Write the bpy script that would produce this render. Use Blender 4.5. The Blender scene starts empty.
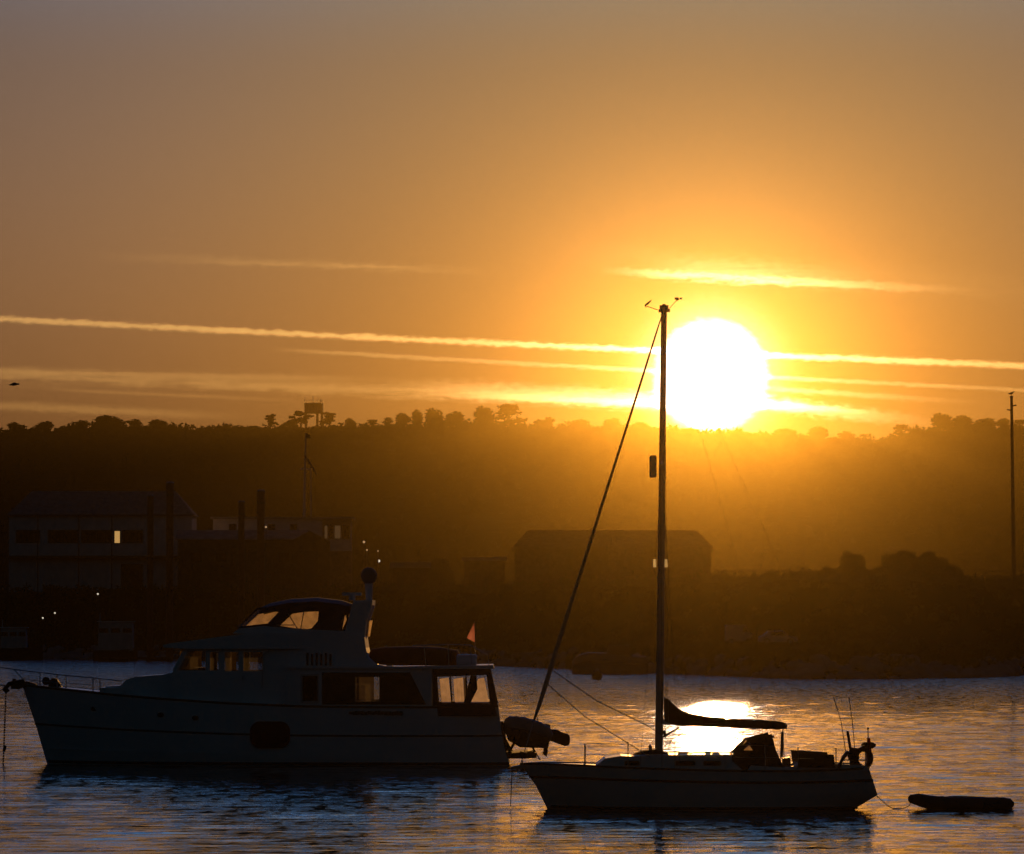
import bpy, math, random
import numpy as np
from mathutils import Vector
from mathutils.geometry import tessellate_polygon

R = math.radians
sc = bpy.context.scene
COL = sc.collection

# ------------------------------------------------------------------ camera
F = 4500.0            # focal length in picture widths of 1024 units
CAM_H = 5.5           # metres above the water
PITCH = math.atan((620 - 427) / F)
cam = bpy.data.cameras.new('camera')
cam.sensor_width = 36.0
cam.sensor_fit = 'HORIZONTAL'
cam.lens = F / 1024 * 36.0
cam.clip_start = 1.0
cam.clip_end = 9000.0
cam_ob = bpy.data.objects.new('camera', cam)
COL.objects.link(cam_ob)
cam_ob.location = (0, 0, CAM_H)
cam_ob.rotation_euler = (math.pi / 2 + PITCH, 0, 0)
sc.camera = cam_ob


def W(px, py, Y):
    """point at distance Y that the photograph shows at (px, py)"""
    u, v = (px - 512) / F, (427 - py) / F
    dy = math.cos(PITCH) - v * math.sin(PITCH)
    dz = math.sin(PITCH) + v * math.cos(PITCH)
    k = Y / dy
    return (u * k, Y, CAM_H + dz * k)


# ------------------------------------------------------------------ world, sun, exposure
EXPO = -0.8
EK = 2 ** (-EXPO)
sx, sy, sz = W(711, 376, 1000.0)
SUN = Vector((sx, sy, sz - CAM_H)).normalized()
SUN_EL = math.asin(SUN.z)
SUN_AZ = math.atan2(SUN.x, SUN.y)

world = bpy.data.worlds.new('World')
sc.world = world
world.use_nodes = True
nt = world.node_tree
nt.nodes.clear()


def N(t, **kw):
    n = nt.nodes.new(t)
    for k, v in kw.items():
        setattr(n, k, v)
    return n


def M(op, a, b=None, c=None, clamp=False):
    n = nt.nodes.new('ShaderNodeMath')
    n.operation = op
    n.use_clamp = clamp
    for i, s in enumerate((a, b, c)):
        if s is None:
            continue
        if isinstance(s, (int, float)):
            n.inputs[i].default_value = s
        else:
            nt.links.new(s, n.inputs[i])
    return n.outputs[0]


def VM(op, a, b=None, scale=None):
    n = nt.nodes.new('ShaderNodeVectorMath')
    n.operation = op
    for i, s in enumerate((a, b)):
        if s is None:
            continue
        if isinstance(s, (tuple, list)):
            n.inputs[i].default_value = s
        else:
            nt.links.new(s, n.inputs[i])
    if scale is not None:
        if isinstance(scale, (int, float)):
            n.inputs['Scale'].default_value = scale
        else:
            nt.links.new(scale, n.inputs['Scale'])
    return n


def SM(x, lo, hi):
    n = nt.nodes.new('ShaderNodeMapRange')
    n.interpolation_type = 'SMOOTHSTEP'
    n.inputs['From Min'].default_value = lo
    n.inputs['From Max'].default_value = hi
    nt.links.new(x, n.inputs['Value'])
    return n.outputs[0]


sky = N('ShaderNodeTexSky', sky_type='NISHITA', sun_disc=False, sun_elevation=SUN_EL,
        sun_rotation=SUN_AZ, air_density=1.0, dust_density=3.0, ozone_density=1.0)
bw = N('ShaderNodeRGBToBW')
nt.links.new(sky.outputs[0], bw.inputs[0])
lum = bw.outputs[0]
gain = M('POWER', M('DIVIDE', lum, 24.5), 0.27)
hs = N('ShaderNodeHueSaturation')
hs.inputs['Saturation'].default_value = 0.95
nt.links.new(sky.outputs[0], hs.inputs['Color'])
base = VM('SCALE', hs.outputs[0], scale=gain).outputs[0]
SKY_STRENGTH = 0.0156 * EK          # low sun: a dim sky

tc = N('ShaderNodeTexCoord')
dirv = VM('NORMALIZE', tc.outputs['Generated']).outputs[0]
sep = N('ShaderNodeSeparateXYZ')
nt.links.new(dirv, sep.inputs[0])
DEG = 180 / math.pi
az = M('MULTIPLY', M('ARCTAN2', sep.outputs[0], sep.outputs[1]), DEG)
el = M('MULTIPLY', M('ARCSINE', sep.outputs[2]), DEG)
dotn = VM('DOT_PRODUCT', dirv, tuple(SUN)).outputs['Value']
th = M('MULTIPLY', M('ARCCOSINE', M('MINIMUM', dotn, 0.9999999)), DEG)   # degrees from the sun

# the low sky is amber, the higher sky turns blue grey


def mixv(a, b, f):
    d = VM('SUBTRACT', b, a).outputs[0]
    return VM('ADD', a, VM('SCALE', d, scale=f).outputs[0]).outputs[0]


tint = mixv((0.97, 0.85, 0.78), (0.64, 0.77, 1.10), SM(el, 2.0, 9.0))
tint = mixv(tint, (0.72, 3.2, 9.4), SM(el, 6.8, 15.0))
base = VM('MULTIPLY', base, tint).outputs[0]

# long thin cloud streaks: (azimuth, elevation) of both ends, half width, strength, texture
comb = N('ShaderNodeCombineXYZ')
nt.links.new(M('MULTIPLY', az, 1.1), comb.inputs[0])
nt.links.new(M('MULTIPLY', el, 9.0), comb.inputs[1])
nz = N('ShaderNodeTexNoise')
nz.inputs['Scale'].default_value = 1.6
nz.inputs['Detail'].default_value = 6.0
nz.inputs['Roughness'].default_value = 0.62
nt.links.new(comb.outputs[0], nz.inputs['Vector'])
n1 = M('SUBTRACT', nz.outputs['Fac'], 0.5)
comb2 = N('ShaderNodeCombineXYZ')
nt.links.new(M('MULTIPLY', az, 6.0), comb2.inputs[0])
nt.links.new(M('MULTIPLY', el, 12.0), comb2.inputs[1])
nz2 = N('ShaderNodeTexNoise')
nz2.inputs['Scale'].default_value = 1.5
nz2.inputs['Detail'].default_value = 5.0
nt.links.new(comb2.outputs[0], nz2.inputs['Vector'])
n2 = M('SUBTRACT', nz2.outputs['Fac'], 0.5)


def pa(px):
    return math.degrees(math.atan((px - 512) / F))


def pe(px, py):
    x, y, z = W(px, py, 1000.0)
    return math.degrees(math.atan2(z - CAM_H, math.hypot(x, y)))


def streak(p0, p1, w, amp, wob, fine, fade0, fade1, tex):
    a0, e0 = pa(p0[0]), pe(*p0)
    a1, e1 = pa(p1[0]), pe(*p1)
    b = (e1 - e0) / (a1 - a0)
    line = M('MULTIPLY_ADD', az, b, e0 - b * a0)
    v = M('SUBTRACT', el, line)
    v = M('MULTIPLY_ADD', n1, wob / 78.5, v)
    v = M('MULTIPLY_ADD', n2, fine / 78.5, v)
    q = M('DIVIDE', v, w / 78.5)
    g = M('POWER', 2.718281828, M('MULTIPLY', M('POWER', M('ABSOLUTE', q), 2.6), -1.0))
    if fade0:
        g = M('MULTIPLY', g, SM(az, a0, a0 + fade0 / 78.5))
    if fade1:
        n = nt.nodes.new('ShaderNodeMapRange')
        n.interpolation_type = 'SMOOTHSTEP'
        n.inputs['From Min'].default_value = a1 - fade1 / 78.5
        n.inputs['From Max'].default_value = a1
        n.inputs['To Min'].default_value = 1.0
        n.inputs['To Max'].default_value = 0.0
        nt.links.new(az, n.inputs['Value'])
        g = M('MULTIPLY', g, n.outputs[0])
    if tex:
        g = M('MULTIPLY', g, M('MULTIPLY_ADD', n1, tex * 3.0, 1.0 - 0.15 * tex, clamp=True))
    return M('MULTIPLY', g, amp)


STREAKS = [
    ((-400, 296.5), (1500, 383), 2.7, 1.5, 3, 6, 0, 0, 0.0),
    ((255, 348), (1500, 413), 2.0, 0.50, 3, 4, 90, 0, 0.4),
    ((-300, 358), (690, 404), 6.0, 0.50, 12, 7, 200, 60, 0.8),
    ((-200, 366), (420, 380), 2.6, 0.30, 5, 4, 0, 160, 0.5),
    ((360, 384), (725, 404), 8.0, 0.80, 8, 8, 160, 20, 0.3),
    ((430, 394), (740, 408), 3.5, 1.0, 4, 5, 120, 20, 0.2),
    ((-300, 391), (270, 418), 4.2, 0.55, 6, 5, 0, 160, 0.4),
    ((20, 388), (330, 402), 1.8, 0.28, 3, 3, 60, 150, 0.3),
    ((60, 254), (520, 272), 4.0, 0.18, 12, 9, 160, 180, 0.9),
    ((200, 262), (470, 270), 2.0, 0.16, 6, 6, 80, 120, 0.9),
    ((590, 270), (1000, 292), 3.8, 0.85, 7, 8, 110, 240, 0.4),
    ((640, 266), (900, 282), 10.0, 0.24, 14, 12, 80, 160, 0.8),
    ((690, 394), (960, 426), 6.0, 1.30, 8, 10, 40, 190, 0.3),
    ((740, 402), (900, 414), 2.6, 0.9, 5, 6, 30, 110, 0.2),
    ((760, 388), (1000, 404), 2.6, 0.45, 5, 5, 30, 160, 0.4),
    ((820, 352), (1300, 384), 2.0, 0.10, 5, 5, 90, 0, 0.6),
    ((-200, 374), (420, 382), 9.0, 0.12, 18, 10, 0, 220, 0.8),
    ((540, 252), (1200, 300), 15.0, 0.05, 30, 14, 120, 160, 0.9),
]
tot = None
for s in STREAKS:
    g = streak(*s)
    tot = g if tot is None else M('ADD', tot, g)
near = M('POWER', 2.718281828, M('MULTIPLY', th, -1 / 2.0))
front = SM(M('ABSOLUTE', az), 60.0, 20.0)
front = M('SUBTRACT', 1.0, SM(M('ABSOLUTE', az), 20.0, 60.0))
cl = M('MULTIPLY', M('MULTIPLY', tot, front), M('MULTIPLY_ADD', near, 2.6, 0.28))
cloud_rgb = VM('SCALE', (1.0, 0.54, 0.14), scale=cl).outputs[0]
soft = M('MULTIPLY', M('POWER', near, 3.0), M('MULTIPLY', tot, 3.0))
cloud_rgb = VM('ADD', cloud_rgb, VM('SCALE', (1.0, 1.0, 1.0), scale=soft).outputs[0]).outputs[0]

base = VM('MULTIPLY', base, mixv((1.0, 1.0, 1.08), (1.0, 1.06, 1.75), SM(th, 3.0, 10.0))).outputs[0]
base = VM('MULTIPLY', base, mixv((1.0, 1.0, 1.0), (0.66, 0.46, 0.14), SM(th, 25.0, 70.0))).outputs[0]

# the sun's own disc and its aureole
thd = M('ADD', th, M('ADD', M('MULTIPLY', n2, 0.10), M('MULTIPLY', tot, -0.10)))
disc = M('SUBTRACT', 1.0, SM(thd, 0.38, 0.78))
core = M('POWER', 2.718281828, M('MULTIPLY', M('POWER', M('DIVIDE', thd, 0.74), 3.0), -1.0))
halo = M('POWER', 2.718281828, M('DIVIDE', th, -1.15))
wide = M('POWER', 2.718281828, M('DIVIDE', th, -3.2))
sunrgb = VM('SCALE', (1.0, 0.93, 0.82), scale=M('MULTIPLY', disc, 14.0)).outputs[0]
sunrgb = VM('ADD', sunrgb, VM('SCALE', (1.0, 0.86, 0.62), scale=M('MULTIPLY', core, 1.7)).outputs[0]).outputs[0]
sunrgb = VM('ADD', sunrgb, VM('SCALE', (1.0, 0.62, 0.16), scale=M('MULTIPLY', halo, 0.5)).outputs[0]).outputs[0]
sunrgb = VM('ADD', sunrgb, VM('SCALE', (1.0, 0.50, 0.02), scale=M('MULTIPLY', wide, 0.03)).outputs[0]).outputs[0]
extra = VM('SCALE', VM('ADD', sunrgb, cloud_rgb).outputs[0], scale=EK * 1.32).outputs[0]

bg = N('ShaderNodeBackground')
nt.links.new(base, bg.inputs['Color'])
bg.inputs['Strength'].default_value = SKY_STRENGTH
bg2 = N('ShaderNodeBackground')
nt.links.new(extra, bg2.inputs['Color'])
bg2.inputs['Strength'].default_value = 1.0
add = N('ShaderNodeAddShader')
nt.links.new(bg.outputs[0], add.inputs[0])
nt.links.new(bg2.outputs[0], add.inputs[1])
out = N('ShaderNodeOutputWorld')
nt.links.new(add.outputs[0], out.inputs['Surface'])
world.cycles.sampling_method = 'MANUAL'
world.cycles.sample_map_resolution = 2048

sun = bpy.data.lights.new('sun', 'SUN')
sun.energy = 5.0
sun.angle = R(0.5)
sun.color = (1.0, 0.46, 0.10)
sun_ob = bpy.data.objects.new('sun', sun)
COL.objects.link(sun_ob)
sun_ob.location = (60, 300, 60)
sun_ob.rotation_euler = (-SUN).to_track_quat('-Z', 'Y').to_euler()

sc.view_settings.view_transform = 'Standard'
sc.view_settings.look = 'None'
sc.view_settings.exposure = EXPO
sc.view_settings.gamma = 1.0
sc.view_settings.use_curve_mapping = False
sc.render.engine = 'CYCLES'
cy = sc.cycles
cy.use_denoising = True
try:
    cy.denoiser = 'OPENIMAGEDENOISE'
    cy.denoising_input_passes = 'RGB_ALBEDO'
    cy.denoising_prefilter = 'ACCURATE'
except Exception:
    pass
cy.max_bounces = 6
cy.diffuse_bounces = 2
cy.glossy_bounces = 3
cy.transmission_bounces = 4
cy.transparent_max_bounces = 16
cy.volume_bounces = 0
cy.caustics_reflective = False
cy.caustics_refractive = False
cy.sample_clamp_indirect = 4.0
cy.use_adaptive_sampling = True
cy.adaptive_threshold = 0.01

# ------------------------------------------------------------------ materials
MATS = {}


def mat(name, col, rough=0.6, var=0.15, scale=3.0, metal=0.0, bump=0.0, spec=0.5, col2=None):
    m = bpy.data.materials.new(name)
    m.use_nodes = True
    t = m.node_tree
    p = t.nodes['Principled BSDF']
    p.inputs['Roughness'].default_value = rough
    p.inputs['Metallic'].default_value = metal
    p.inputs['Specular IOR Level'].default_value = spec
    c = t.nodes.new('ShaderNodeTexCoord')
    n = t.nodes.new('ShaderNodeTexNoise')
    n.inputs['Scale'].default_value = scale
    n.inputs['Detail'].default_value = 5.0
    t.links.new(c.outputs['Object'], n.inputs['Vector'])
    r = t.nodes.new('ShaderNodeValToRGB')
    lo = [x * (1 - var) for x in col]
    hi = [min(1, x * (1 + var)) for x in (col2 or col)]
    r.color_ramp.elements[0].position = 0.3
    r.color_ramp.elements[1].position = 0.7
    r.color_ramp.elements[0].color = (*lo, 1)
    r.color_ramp.elements[1].color = (*hi, 1)
    t.links.new(n.outputs['Fac'], r.inputs[0])
    t.links.new(r.outputs[0], p.inputs['Base Color'])
    if bump:
        b = t.nodes.new('ShaderNodeBump')
        b.inputs['Strength'].default_value = bump
        b.inputs['Distance'].default_value = 0.05
        t.links.new(n.outputs['Fac'], b.inputs['Height'])
        t.links.new(b.outputs[0], p.inputs['Normal'])
    MATS[name] = m
    return m


def thin(name, transl, transp, col, gloss=0.0):
    """cloth or clear sheet: part of the light passes straight, part is spread"""
    m = bpy.data.materials.new(name)
    m.use_nodes = True
    t = m.node_tree
    t.nodes.clear()
    o = t.nodes.new('ShaderNodeOutputMaterial')
    c = t.nodes.new('ShaderNodeTexCoord')
    n = t.nodes.new('ShaderNodeTexNoise')
    n.inputs['Scale'].default_value = 4.0
    n.inputs['Detail'].default_value = 4.0
    t.links.new(c.outputs['Object'], n.inputs['Vector'])
    r = t.nodes.new('ShaderNodeValToRGB')
    r.color_ramp.elements[0].position = 0.3
    r.color_ramp.elements[1].position = 0.7
    r.color_ramp.elements[0].color = (*[x * 0.72 for x in col], 1)
    r.color_ramp.elements[1].color = (*col, 1)
    t.links.new(n.outputs['Fac'], r.inputs[0])
    tl = t.nodes.new('ShaderNodeBsdfTranslucent')
    t.links.new(r.outputs[0], tl.inputs['Color'])
    df = t.nodes.new('ShaderNodeBsdfDiffuse')
    t.links.new(r.outputs[0], df.inputs['Color'])
    m1 = t.nodes.new('ShaderNodeMixShader')
    m1.inputs[0].default_value = transl
    t.links.new(df.outputs[0], m1.inputs[1])
    t.links.new(tl.outputs[0], m1.inputs[2])
    tr = t.nodes.new('ShaderNodeBsdfTransparent')
    m2 = t.nodes.new('ShaderNodeMixShader')
    m2.inputs[0].default_value = transp
    t.links.new(m1.outputs[0], m2.inputs[1])
    t.links.new(tr.outputs[0], m2.inputs[2])
    last = m2
    if gloss:
        gl = t.nodes.new('ShaderNodeBsdfGlossy')
        gl.inputs['Roughness'].default_value = 0.05
        m3 = t.nodes.new('ShaderNodeMixShader')
        m3.inputs[0].default_value = gloss
        t.links.new(m2.outputs[0], m3.inputs[1])
        t.links.new(gl.outputs[0], m3.inputs[2])
        last = m3
    t.links.new(last.outputs[0], o.inputs[0])
    MATS[name] = m
    return m


def glow(name, col, strength):
    m = bpy.data.materials.new(name)
    m.use_nodes = True
    t = m.node_tree
    p = t.nodes['Principled BSDF']
    p.inputs['Base Color'].default_value = (0.3, 0.3, 0.3, 1)
    p.inputs['Emission Color'].default_value = (*col, 1)
    p.inputs['Emission Strength'].default_value = strength * EK
    MATS[name] = m
    return m


mat('gelcoat', (0.78, 0.79, 0.80), 0.35, 0.06, 0.7)
mat('gelcoat_cream', (0.78, 0.75, 0.70), 0.4, 0.08, 0.8)
mat('boot_stripe', (0.03, 0.03, 0.035), 0.5)
mat('antifoul', (0.05, 0.02, 0.02), 0.8, 0.3)
mat('trim_dark', (0.03, 0.03, 0.033), 0.5)
mat('interior', (0.10, 0.05, 0.03), 0.7, 0.3)
mat('teak', (0.16, 0.075, 0.035), 0.7, 0.3, 6)
mat('maroon', (0.16, 0.018, 0.015), 0.6, 0.15)
mat('canvas_navy', (0.035, 0.042, 0.07), 0.9, 0.2, 2)
mat('sailcloth', (0.42, 0.36, 0.30), 0.9, 0.2, 2)
mat('boat_grey', (0.16, 0.15, 0.15), 0.7, 0.2, 1)
mat('canvas_red', (0.16, 0.03, 0.022), 0.9, 0.25, 2)
mat('canvas_brown', (0.07, 0.05, 0.04), 0.9, 0.25, 3)
mat('steel', (0.55, 0.55, 0.56), 0.3, 0.1, 4, metal=1.0)
mat('alloy', (0.45, 0.45, 0.46), 0.45, 0.1, 2, metal=0.8)
mat('rope', (0.30, 0.27, 0.22), 0.9, 0.2, 20)
mat('rubber', (0.06, 0.06, 0.065), 0.6, 0.2, 3)
mat('hypalon', (0.22, 0.22, 0.23), 0.6, 0.15, 2)
mat('black_plastic', (0.025, 0.025, 0.028), 0.75, spec=0.2)
mat('slate', (0.24, 0.24, 0.26), 0.95, 0.25, 1.5, spec=0.0)
mat('render_wall', (0.62, 0.60, 0.60), 0.95, 0.15, 0.6, spec=0.0)
mat('brick', (0.22, 0.13, 0.10), 0.95, 0.3, 2, spec=0.0)
mat('timber_wall', (0.12, 0.085, 0.06), 0.95, 0.35, 1.5, spec=0.0)
mat('sheet_roof', (0.30, 0.29, 0.30), 0.95, 0.25, 0.8, spec=0.0)
mat('pile_wood', (0.12, 0.05, 0.035), 0.9, 0.4, 2)
mat('window_dark', (0.03, 0.02, 0.02), 0.15, 0.2, 2)
mat('concrete', (0.28, 0.27, 0.26), 0.9, 0.25, 0.5, bump=0.3)
mat('paint_pale', (0.55, 0.52, 0.50), 0.5, 0.12, 1)
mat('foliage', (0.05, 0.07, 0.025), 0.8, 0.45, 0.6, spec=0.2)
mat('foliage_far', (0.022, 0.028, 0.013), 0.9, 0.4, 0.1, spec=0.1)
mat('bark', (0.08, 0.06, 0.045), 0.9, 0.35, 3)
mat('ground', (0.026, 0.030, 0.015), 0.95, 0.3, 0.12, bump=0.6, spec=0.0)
mat('feather', (0.05, 0.045, 0.045), 0.9)
mat('red_paint', (0.3, 0.03, 0.02), 0.5)
thin('clear_vinyl', 0.7, 0.86, (0.6, 0.56, 0.5), 0.05)
thin('frosted_vinyl', 0.96, 0.05, (0.98, 0.86, 0.62))
thin('window_glass', 0.5, 0.82, (0.3, 0.28, 0.25), 0.06)
thin('curtain', 0.88, 0.02, (0.98, 0.86, 0.68))
thin('curtain_dim', 0.12, 0.0, (0.62, 0.5, 0.35))
thin('amber_glow_cloth', 0.06, 0.0, (0.55, 0.36, 0.10))
thin('flag_cloth', 0.8, 0.02, (0.95, 0.42, 0.30))
thin('ensign_cloth', 0.5, 0.0, (0.5, 0.05, 0.03))
glow('lamp_white', (1.0, 0.86, 0.66), 0.7)
glow('lamp_warm', (1.0, 0.62, 0.30), 0.45)
glow('glowing_pane', (1.0, 0.56, 0.17), 0.55)
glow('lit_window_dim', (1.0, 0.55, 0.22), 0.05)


# ------------------------------------------------------------------ mesh helpers
class MB:
    def __init__(s):
        s.v, s.f = [], []

    def add(s, v, f):
        o = len(s.v)
        s.v += [tuple(p) for p in v]
        s.f += [tuple(i + o for i in q) for q in f]
        return s

    def box(s, c, d):
        x, y, z = c
        a, b, h = d[0] / 2, d[1] / 2, d[2] / 2
        v = [(x - a, y - b, z - h), (x + a, y - b, z - h), (x + a, y + b, z - h), (x - a, y + b, z - h),
             (x - a, y - b, z + h), (x + a, y - b, z + h), (x + a, y + b, z + h), (x - a, y + b, z + h)]
        return s.add(v, [(0, 3, 2, 1), (4, 5, 6, 7), (0, 1, 5, 4), (1, 2, 6, 5), (2, 3, 7, 6), (3, 0, 4, 7)])

    def prism(s, pts, y0, y1, holes=()):
        """outline in x, z (with openings), thickness from y0 to y1"""
        loops = [[Vector((p[0], p[1], 0)) for p in pts]] + [[Vector((p[0], p[1], 0)) for p in h] for h in holes]
        tris = tessellate_polygon(loops)
        flat = [p for l in loops for p in l]
        n = len(flat)
        v = [(p.x, y0, p.y) for p in flat] + [(p.x, y1, p.y) for p in flat]
        f = []
        for t in tris:
            f.append(t)
            f.append(tuple(i + n for i in reversed(t)))
        o = 0
        for l in loops:
            k = len(l)
            for i in range(k):
                a, b = o + i, o + (i + 1) % k
                f.append((a, b, b + n, a + n))
            o += k
        return s.add(v, f)

    def tube(s, pts, r, seg=8, cap=True, flat=1.0):
        pts = [Vector(p) for p in pts]
        n = len(pts)
        rr = r if isinstance(r, (list, tuple)) else [r] * n
        v, f = [], []
        for i, p in enumerate(pts):
            d = (pts[min(i + 1, n - 1)] - pts[max(i - 1, 0)]).normalized()
            up = Vector((0, 1, 0)) if abs(d.y) < 0.9 else Vector((0, 0, 1))
            a = d.cross(up).normalized()
            b = d.cross(a).normalized()
            for k in range(seg):
                t = 2 * math.pi * k / seg
                v.append(p + a * (rr[i] * math.cos(t)) + b * (rr[i] * flat * math.sin(t)))
        for i in range(n - 1):
            for k in range(seg):
                a, b = i * seg + k, i * seg + (k + 1) % seg
                f.append((a, b, b + seg, a + seg))
        if cap:
            f.append(tuple(reversed(range(seg))))
            f.append(tuple((n - 1) * seg + k for k in range(seg)))
        return s.add(v, f)

    def ball(s, c, r, seg=12, rings=8):
        r = r if isinstance(r, (tuple, list)) else (r, r, r)
        v, f = [], []
        for i in range(rings + 1):
            p = math.pi * i / rings
            for k in range(seg):
                t = 2 * math.pi * k / seg
                v.append((c[0] + r[0] * math.sin(p) * math.cos(t), c[1] + r[1] * math.sin(p) * math.sin(t),
                          c[2] + r[2] * math.cos(p)))
        for i in range(rings):
            for k in range(seg):
                a, b = i * seg + k, i * seg + (k + 1) % seg
                f.append((a, b, b + seg, a + seg))
        return s.add(v, f)

    def loft(s, rings, cap=True, closed=True):
        n = len(rings[0])
        v = [p for r in rings for p in r]
        f = []
        for i in range(len(rings) - 1):
            for k in range(n if closed else n - 1):
                a, b = i * n + k, i * n + (k + 1) % n
                f.append((a, b, b + n, a + n))
        if cap:
            f.append(tuple(reversed(range(n))))
            f.append(tuple((len(rings) - 1) * n + k for k in range(n)))
        return s.add(v, f)

    def sheet(s, quad, nx=10, nz=4, wave=0.0, th=0.0, seed=0):
        """hanging cloth between four corners: bottom left, bottom right, top right, top left"""
        rnd = random.Random(seed)
        a, b, c, d = [Vector(q) for q in quad]
        v, f = [], []
        ph = rnd.uniform(0, 6)
        for j in range(nz + 1):
            for i in range(nx + 1):
                u, w = i / nx, j / nz
                p = (a * (1 - u) + b * u) * (1 - w) + (d * (1 - u) + c * u) * w
                p.y += wave * math.sin(u * nx * 1.3 + ph + 0.4 * w) * (1.1 - 0.5 * w)
                v.append(p)
        for j in range(nz):
            for i in range(nx):
                k = j * (nx + 1) + i
                f.append((k, k + 1, k + nx + 2, k + nx + 1))
        return s.add(v, f)


def root_loc(o):
    while o.parent:
        o = o.parent
    return Vector(o.get('_base', (0, 0, 0)))


BASES = {}


def base_of(o):
    while o.parent:
        o = o.parent
    return BASES.get(o.name, Vector((0, 0, 0)))


def build(name, mb, m, parent=None, smooth=False, base=None):
    """ONE mesh object; the shape is given in world coordinates"""
    b = base_of(parent) if parent else (Vector(base) if base else Vector((0, 0, 0)))
    me = bpy.data.meshes.new(name)
    me.from_pydata([(p[0] - b.x, p[1] - b.y, p[2] - b.z) for p in mb.v], [], mb.f)
    me.validate()
    me.materials.append(MATS[m] if isinstance(m, str) else m)
    import bmesh
    bm = bmesh.new()
    bm.from_mesh(me)
    if len(bm.faces) < 40000:
        bmesh.ops.remove_doubles(bm, verts=bm.verts, dist=1e-5)
        bmesh.ops.recalc_face_normals(bm, faces=bm.faces)
    bm.to_mesh(me)
    bm.free()
    if smooth:
        me.polygons.foreach_set('use_smooth', [True] * len(me.polygons))
        try:
            me.set_sharp_from_angle(angle=R(40))
        except Exception:
            pass
    o = bpy.data.objects.new(name, me)
    COL.objects.link(o)
    if parent:
        o.parent = parent
    else:
        o.location = b
        BASES[o.name] = b
    return o


def tag(o, label, cat, group=None):
    o['label'] = label
    o['category'] = cat
    if group:
        o['group'] = group
    return o


def thing(name, label, cat, loc, group=None):
    o = bpy.data.objects.new(name, None)
    COL.objects.link(o)
    o.location = loc
    BASES[o.name] = Vector(loc)
    return tag(o, label, cat, group)


def copy_thing(o, loc, label, scale=None, rz=0.0):
    c = o.copy()
    COL.objects.link(c)
    c.location = loc
    c.rotation_euler = (0, 0, rz)
    if scale:
        c.scale = scale
    c['label'] = label
    for ch in list(o.children):
        k = ch.copy()
        COL.objects.link(k)
        k.parent = c
        for g in list(ch.children):
            q = g.copy()
            COL.objects.link(q)
            q.parent = k
    return c


def structure(name, mb, m, smooth=False):
    o = build(name, mb, m, smooth=smooth)
    o['kind'] = 'structure'
    return o


# ------------------------------------------------------------------ land and hill
def interp(x, xs, ys):
    return float(np.interp(x, xs, ys))


SH_A = np.array([-3000, -400, 0, 170, 330, 480, 560, 620, 720, 800, 900, 990, 1024, 1300, 4000.0])
SH_Y = np.array([660, 650, 638, 612, 580, 552, 512, 478, 446, 422, 424, 434, 450, 470, 480.0])
# the shoreline as world points -> function of x
_sx = np.array([(a - 512) / F * y for a, y in zip(SH_A, SH_Y)])


def shore(x):
    return np.interp(x, _sx, SH_Y)


RG_X = np.array([-2500, -900, -300, 0, 60, 100, 150, 250, 350, 400, 450, 520, 560, 620, 700, 760, 830, 880, 900, 940, 985, 1024,
                 1300, 1900, 3500.0])
RG_Y = np.array([455, 440, 434, 432, 430, 427, 430, 430, 430, 428, 426, 426, 429, 429, 434, 437, 441, 442, 437, 430, 429, 429,
                 431, 438, 460.0])
RIDGE = 3000.0
_rz = np.array([W(a, b, RIDGE)[2] for a, b in zip(RG_X, RG_Y)])
_rx = (RG_X - 512) / F * RIDGE


def vnoise(x, y, s, seed):
    """smooth value noise"""
    rs = np.random.RandomState(seed)
    tab = rs.rand(256, 256)
    u, v = x / s + 1000, y / s + 1000
    i, j = np.floor(u).astype(int), np.floor(v).astype(int)
    a, b = u - i, v - j
    a, b = a * a * (3 - 2 * a), b * b * (3 - 2 * b)
    g = lambda p, q: tab[p % 256, q % 256]
    return (g(i, j) * (1 - a) * (1 - b) + g(i + 1, j) * a * (1 - b) + g(i, j + 1) * (1 - a) * b + g(i + 1, j + 1) * a * b) - 0.5


def sst(t):
    t = np.clip(t, 0, 1)
    return t * t * (3 - 2 * t)


def land_z(x, y):
    x, y = np.asarray(x, float), np.asarray(y, float)
    d = y - shore(x)
    z = np.where(d < 0, np.maximum(d * 0.25, -1.4), 0)
    z = z + 3.0 * sst(d / 9.0) + 6.2 * sst((d - 22) / 16.0)
    z = z + sst(d / 6) * (vnoise(x, y, 2.2, 3) * 0.5 + vnoise(x, y, 7.0, 4) * 0.8) * (1 - 0.75 * sst((d - 11) / 3) * (1 - sst((d - 20) / 3)))
    zr = np.interp(x, _rx, _rz)
    t = np.clip((y - 760) / (RIDGE - 760), 0, 1)
    rise = (0.35 * t + 0.65 * t * t) * (zr - 9.5)
    z = z + rise + sst(t * 3) * (vnoise(x, y, 90, 7) * 6 * (1 - t) + vnoise(x, y, 30, 8) * 2 * (1 - 0.6 * t))
    z = z - np.where(y > RIDGE, (y - RIDGE) * 0.08, 0)
    return z


def lz(x, y):
    return float(land_z(np.array([x]), np.array([y]))[0])


def grid_mesh(xs, ys, zf):
    Xg, Yg = np.meshgrid(xs, ys)
    Z = zf(Xg, Yg)
    n, m = Xg.shape
    v = np.stack([Xg, Yg, Z], -1).reshape(-1, 3)
    i = np.arange(n * m).reshape(n, m)
    f = np.stack([i[:-1, :-1], i[:-1, 1:], i[1:, 1:], i[1:, :-1]], -1).reshape(-1, 4)
    return v, f


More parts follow.
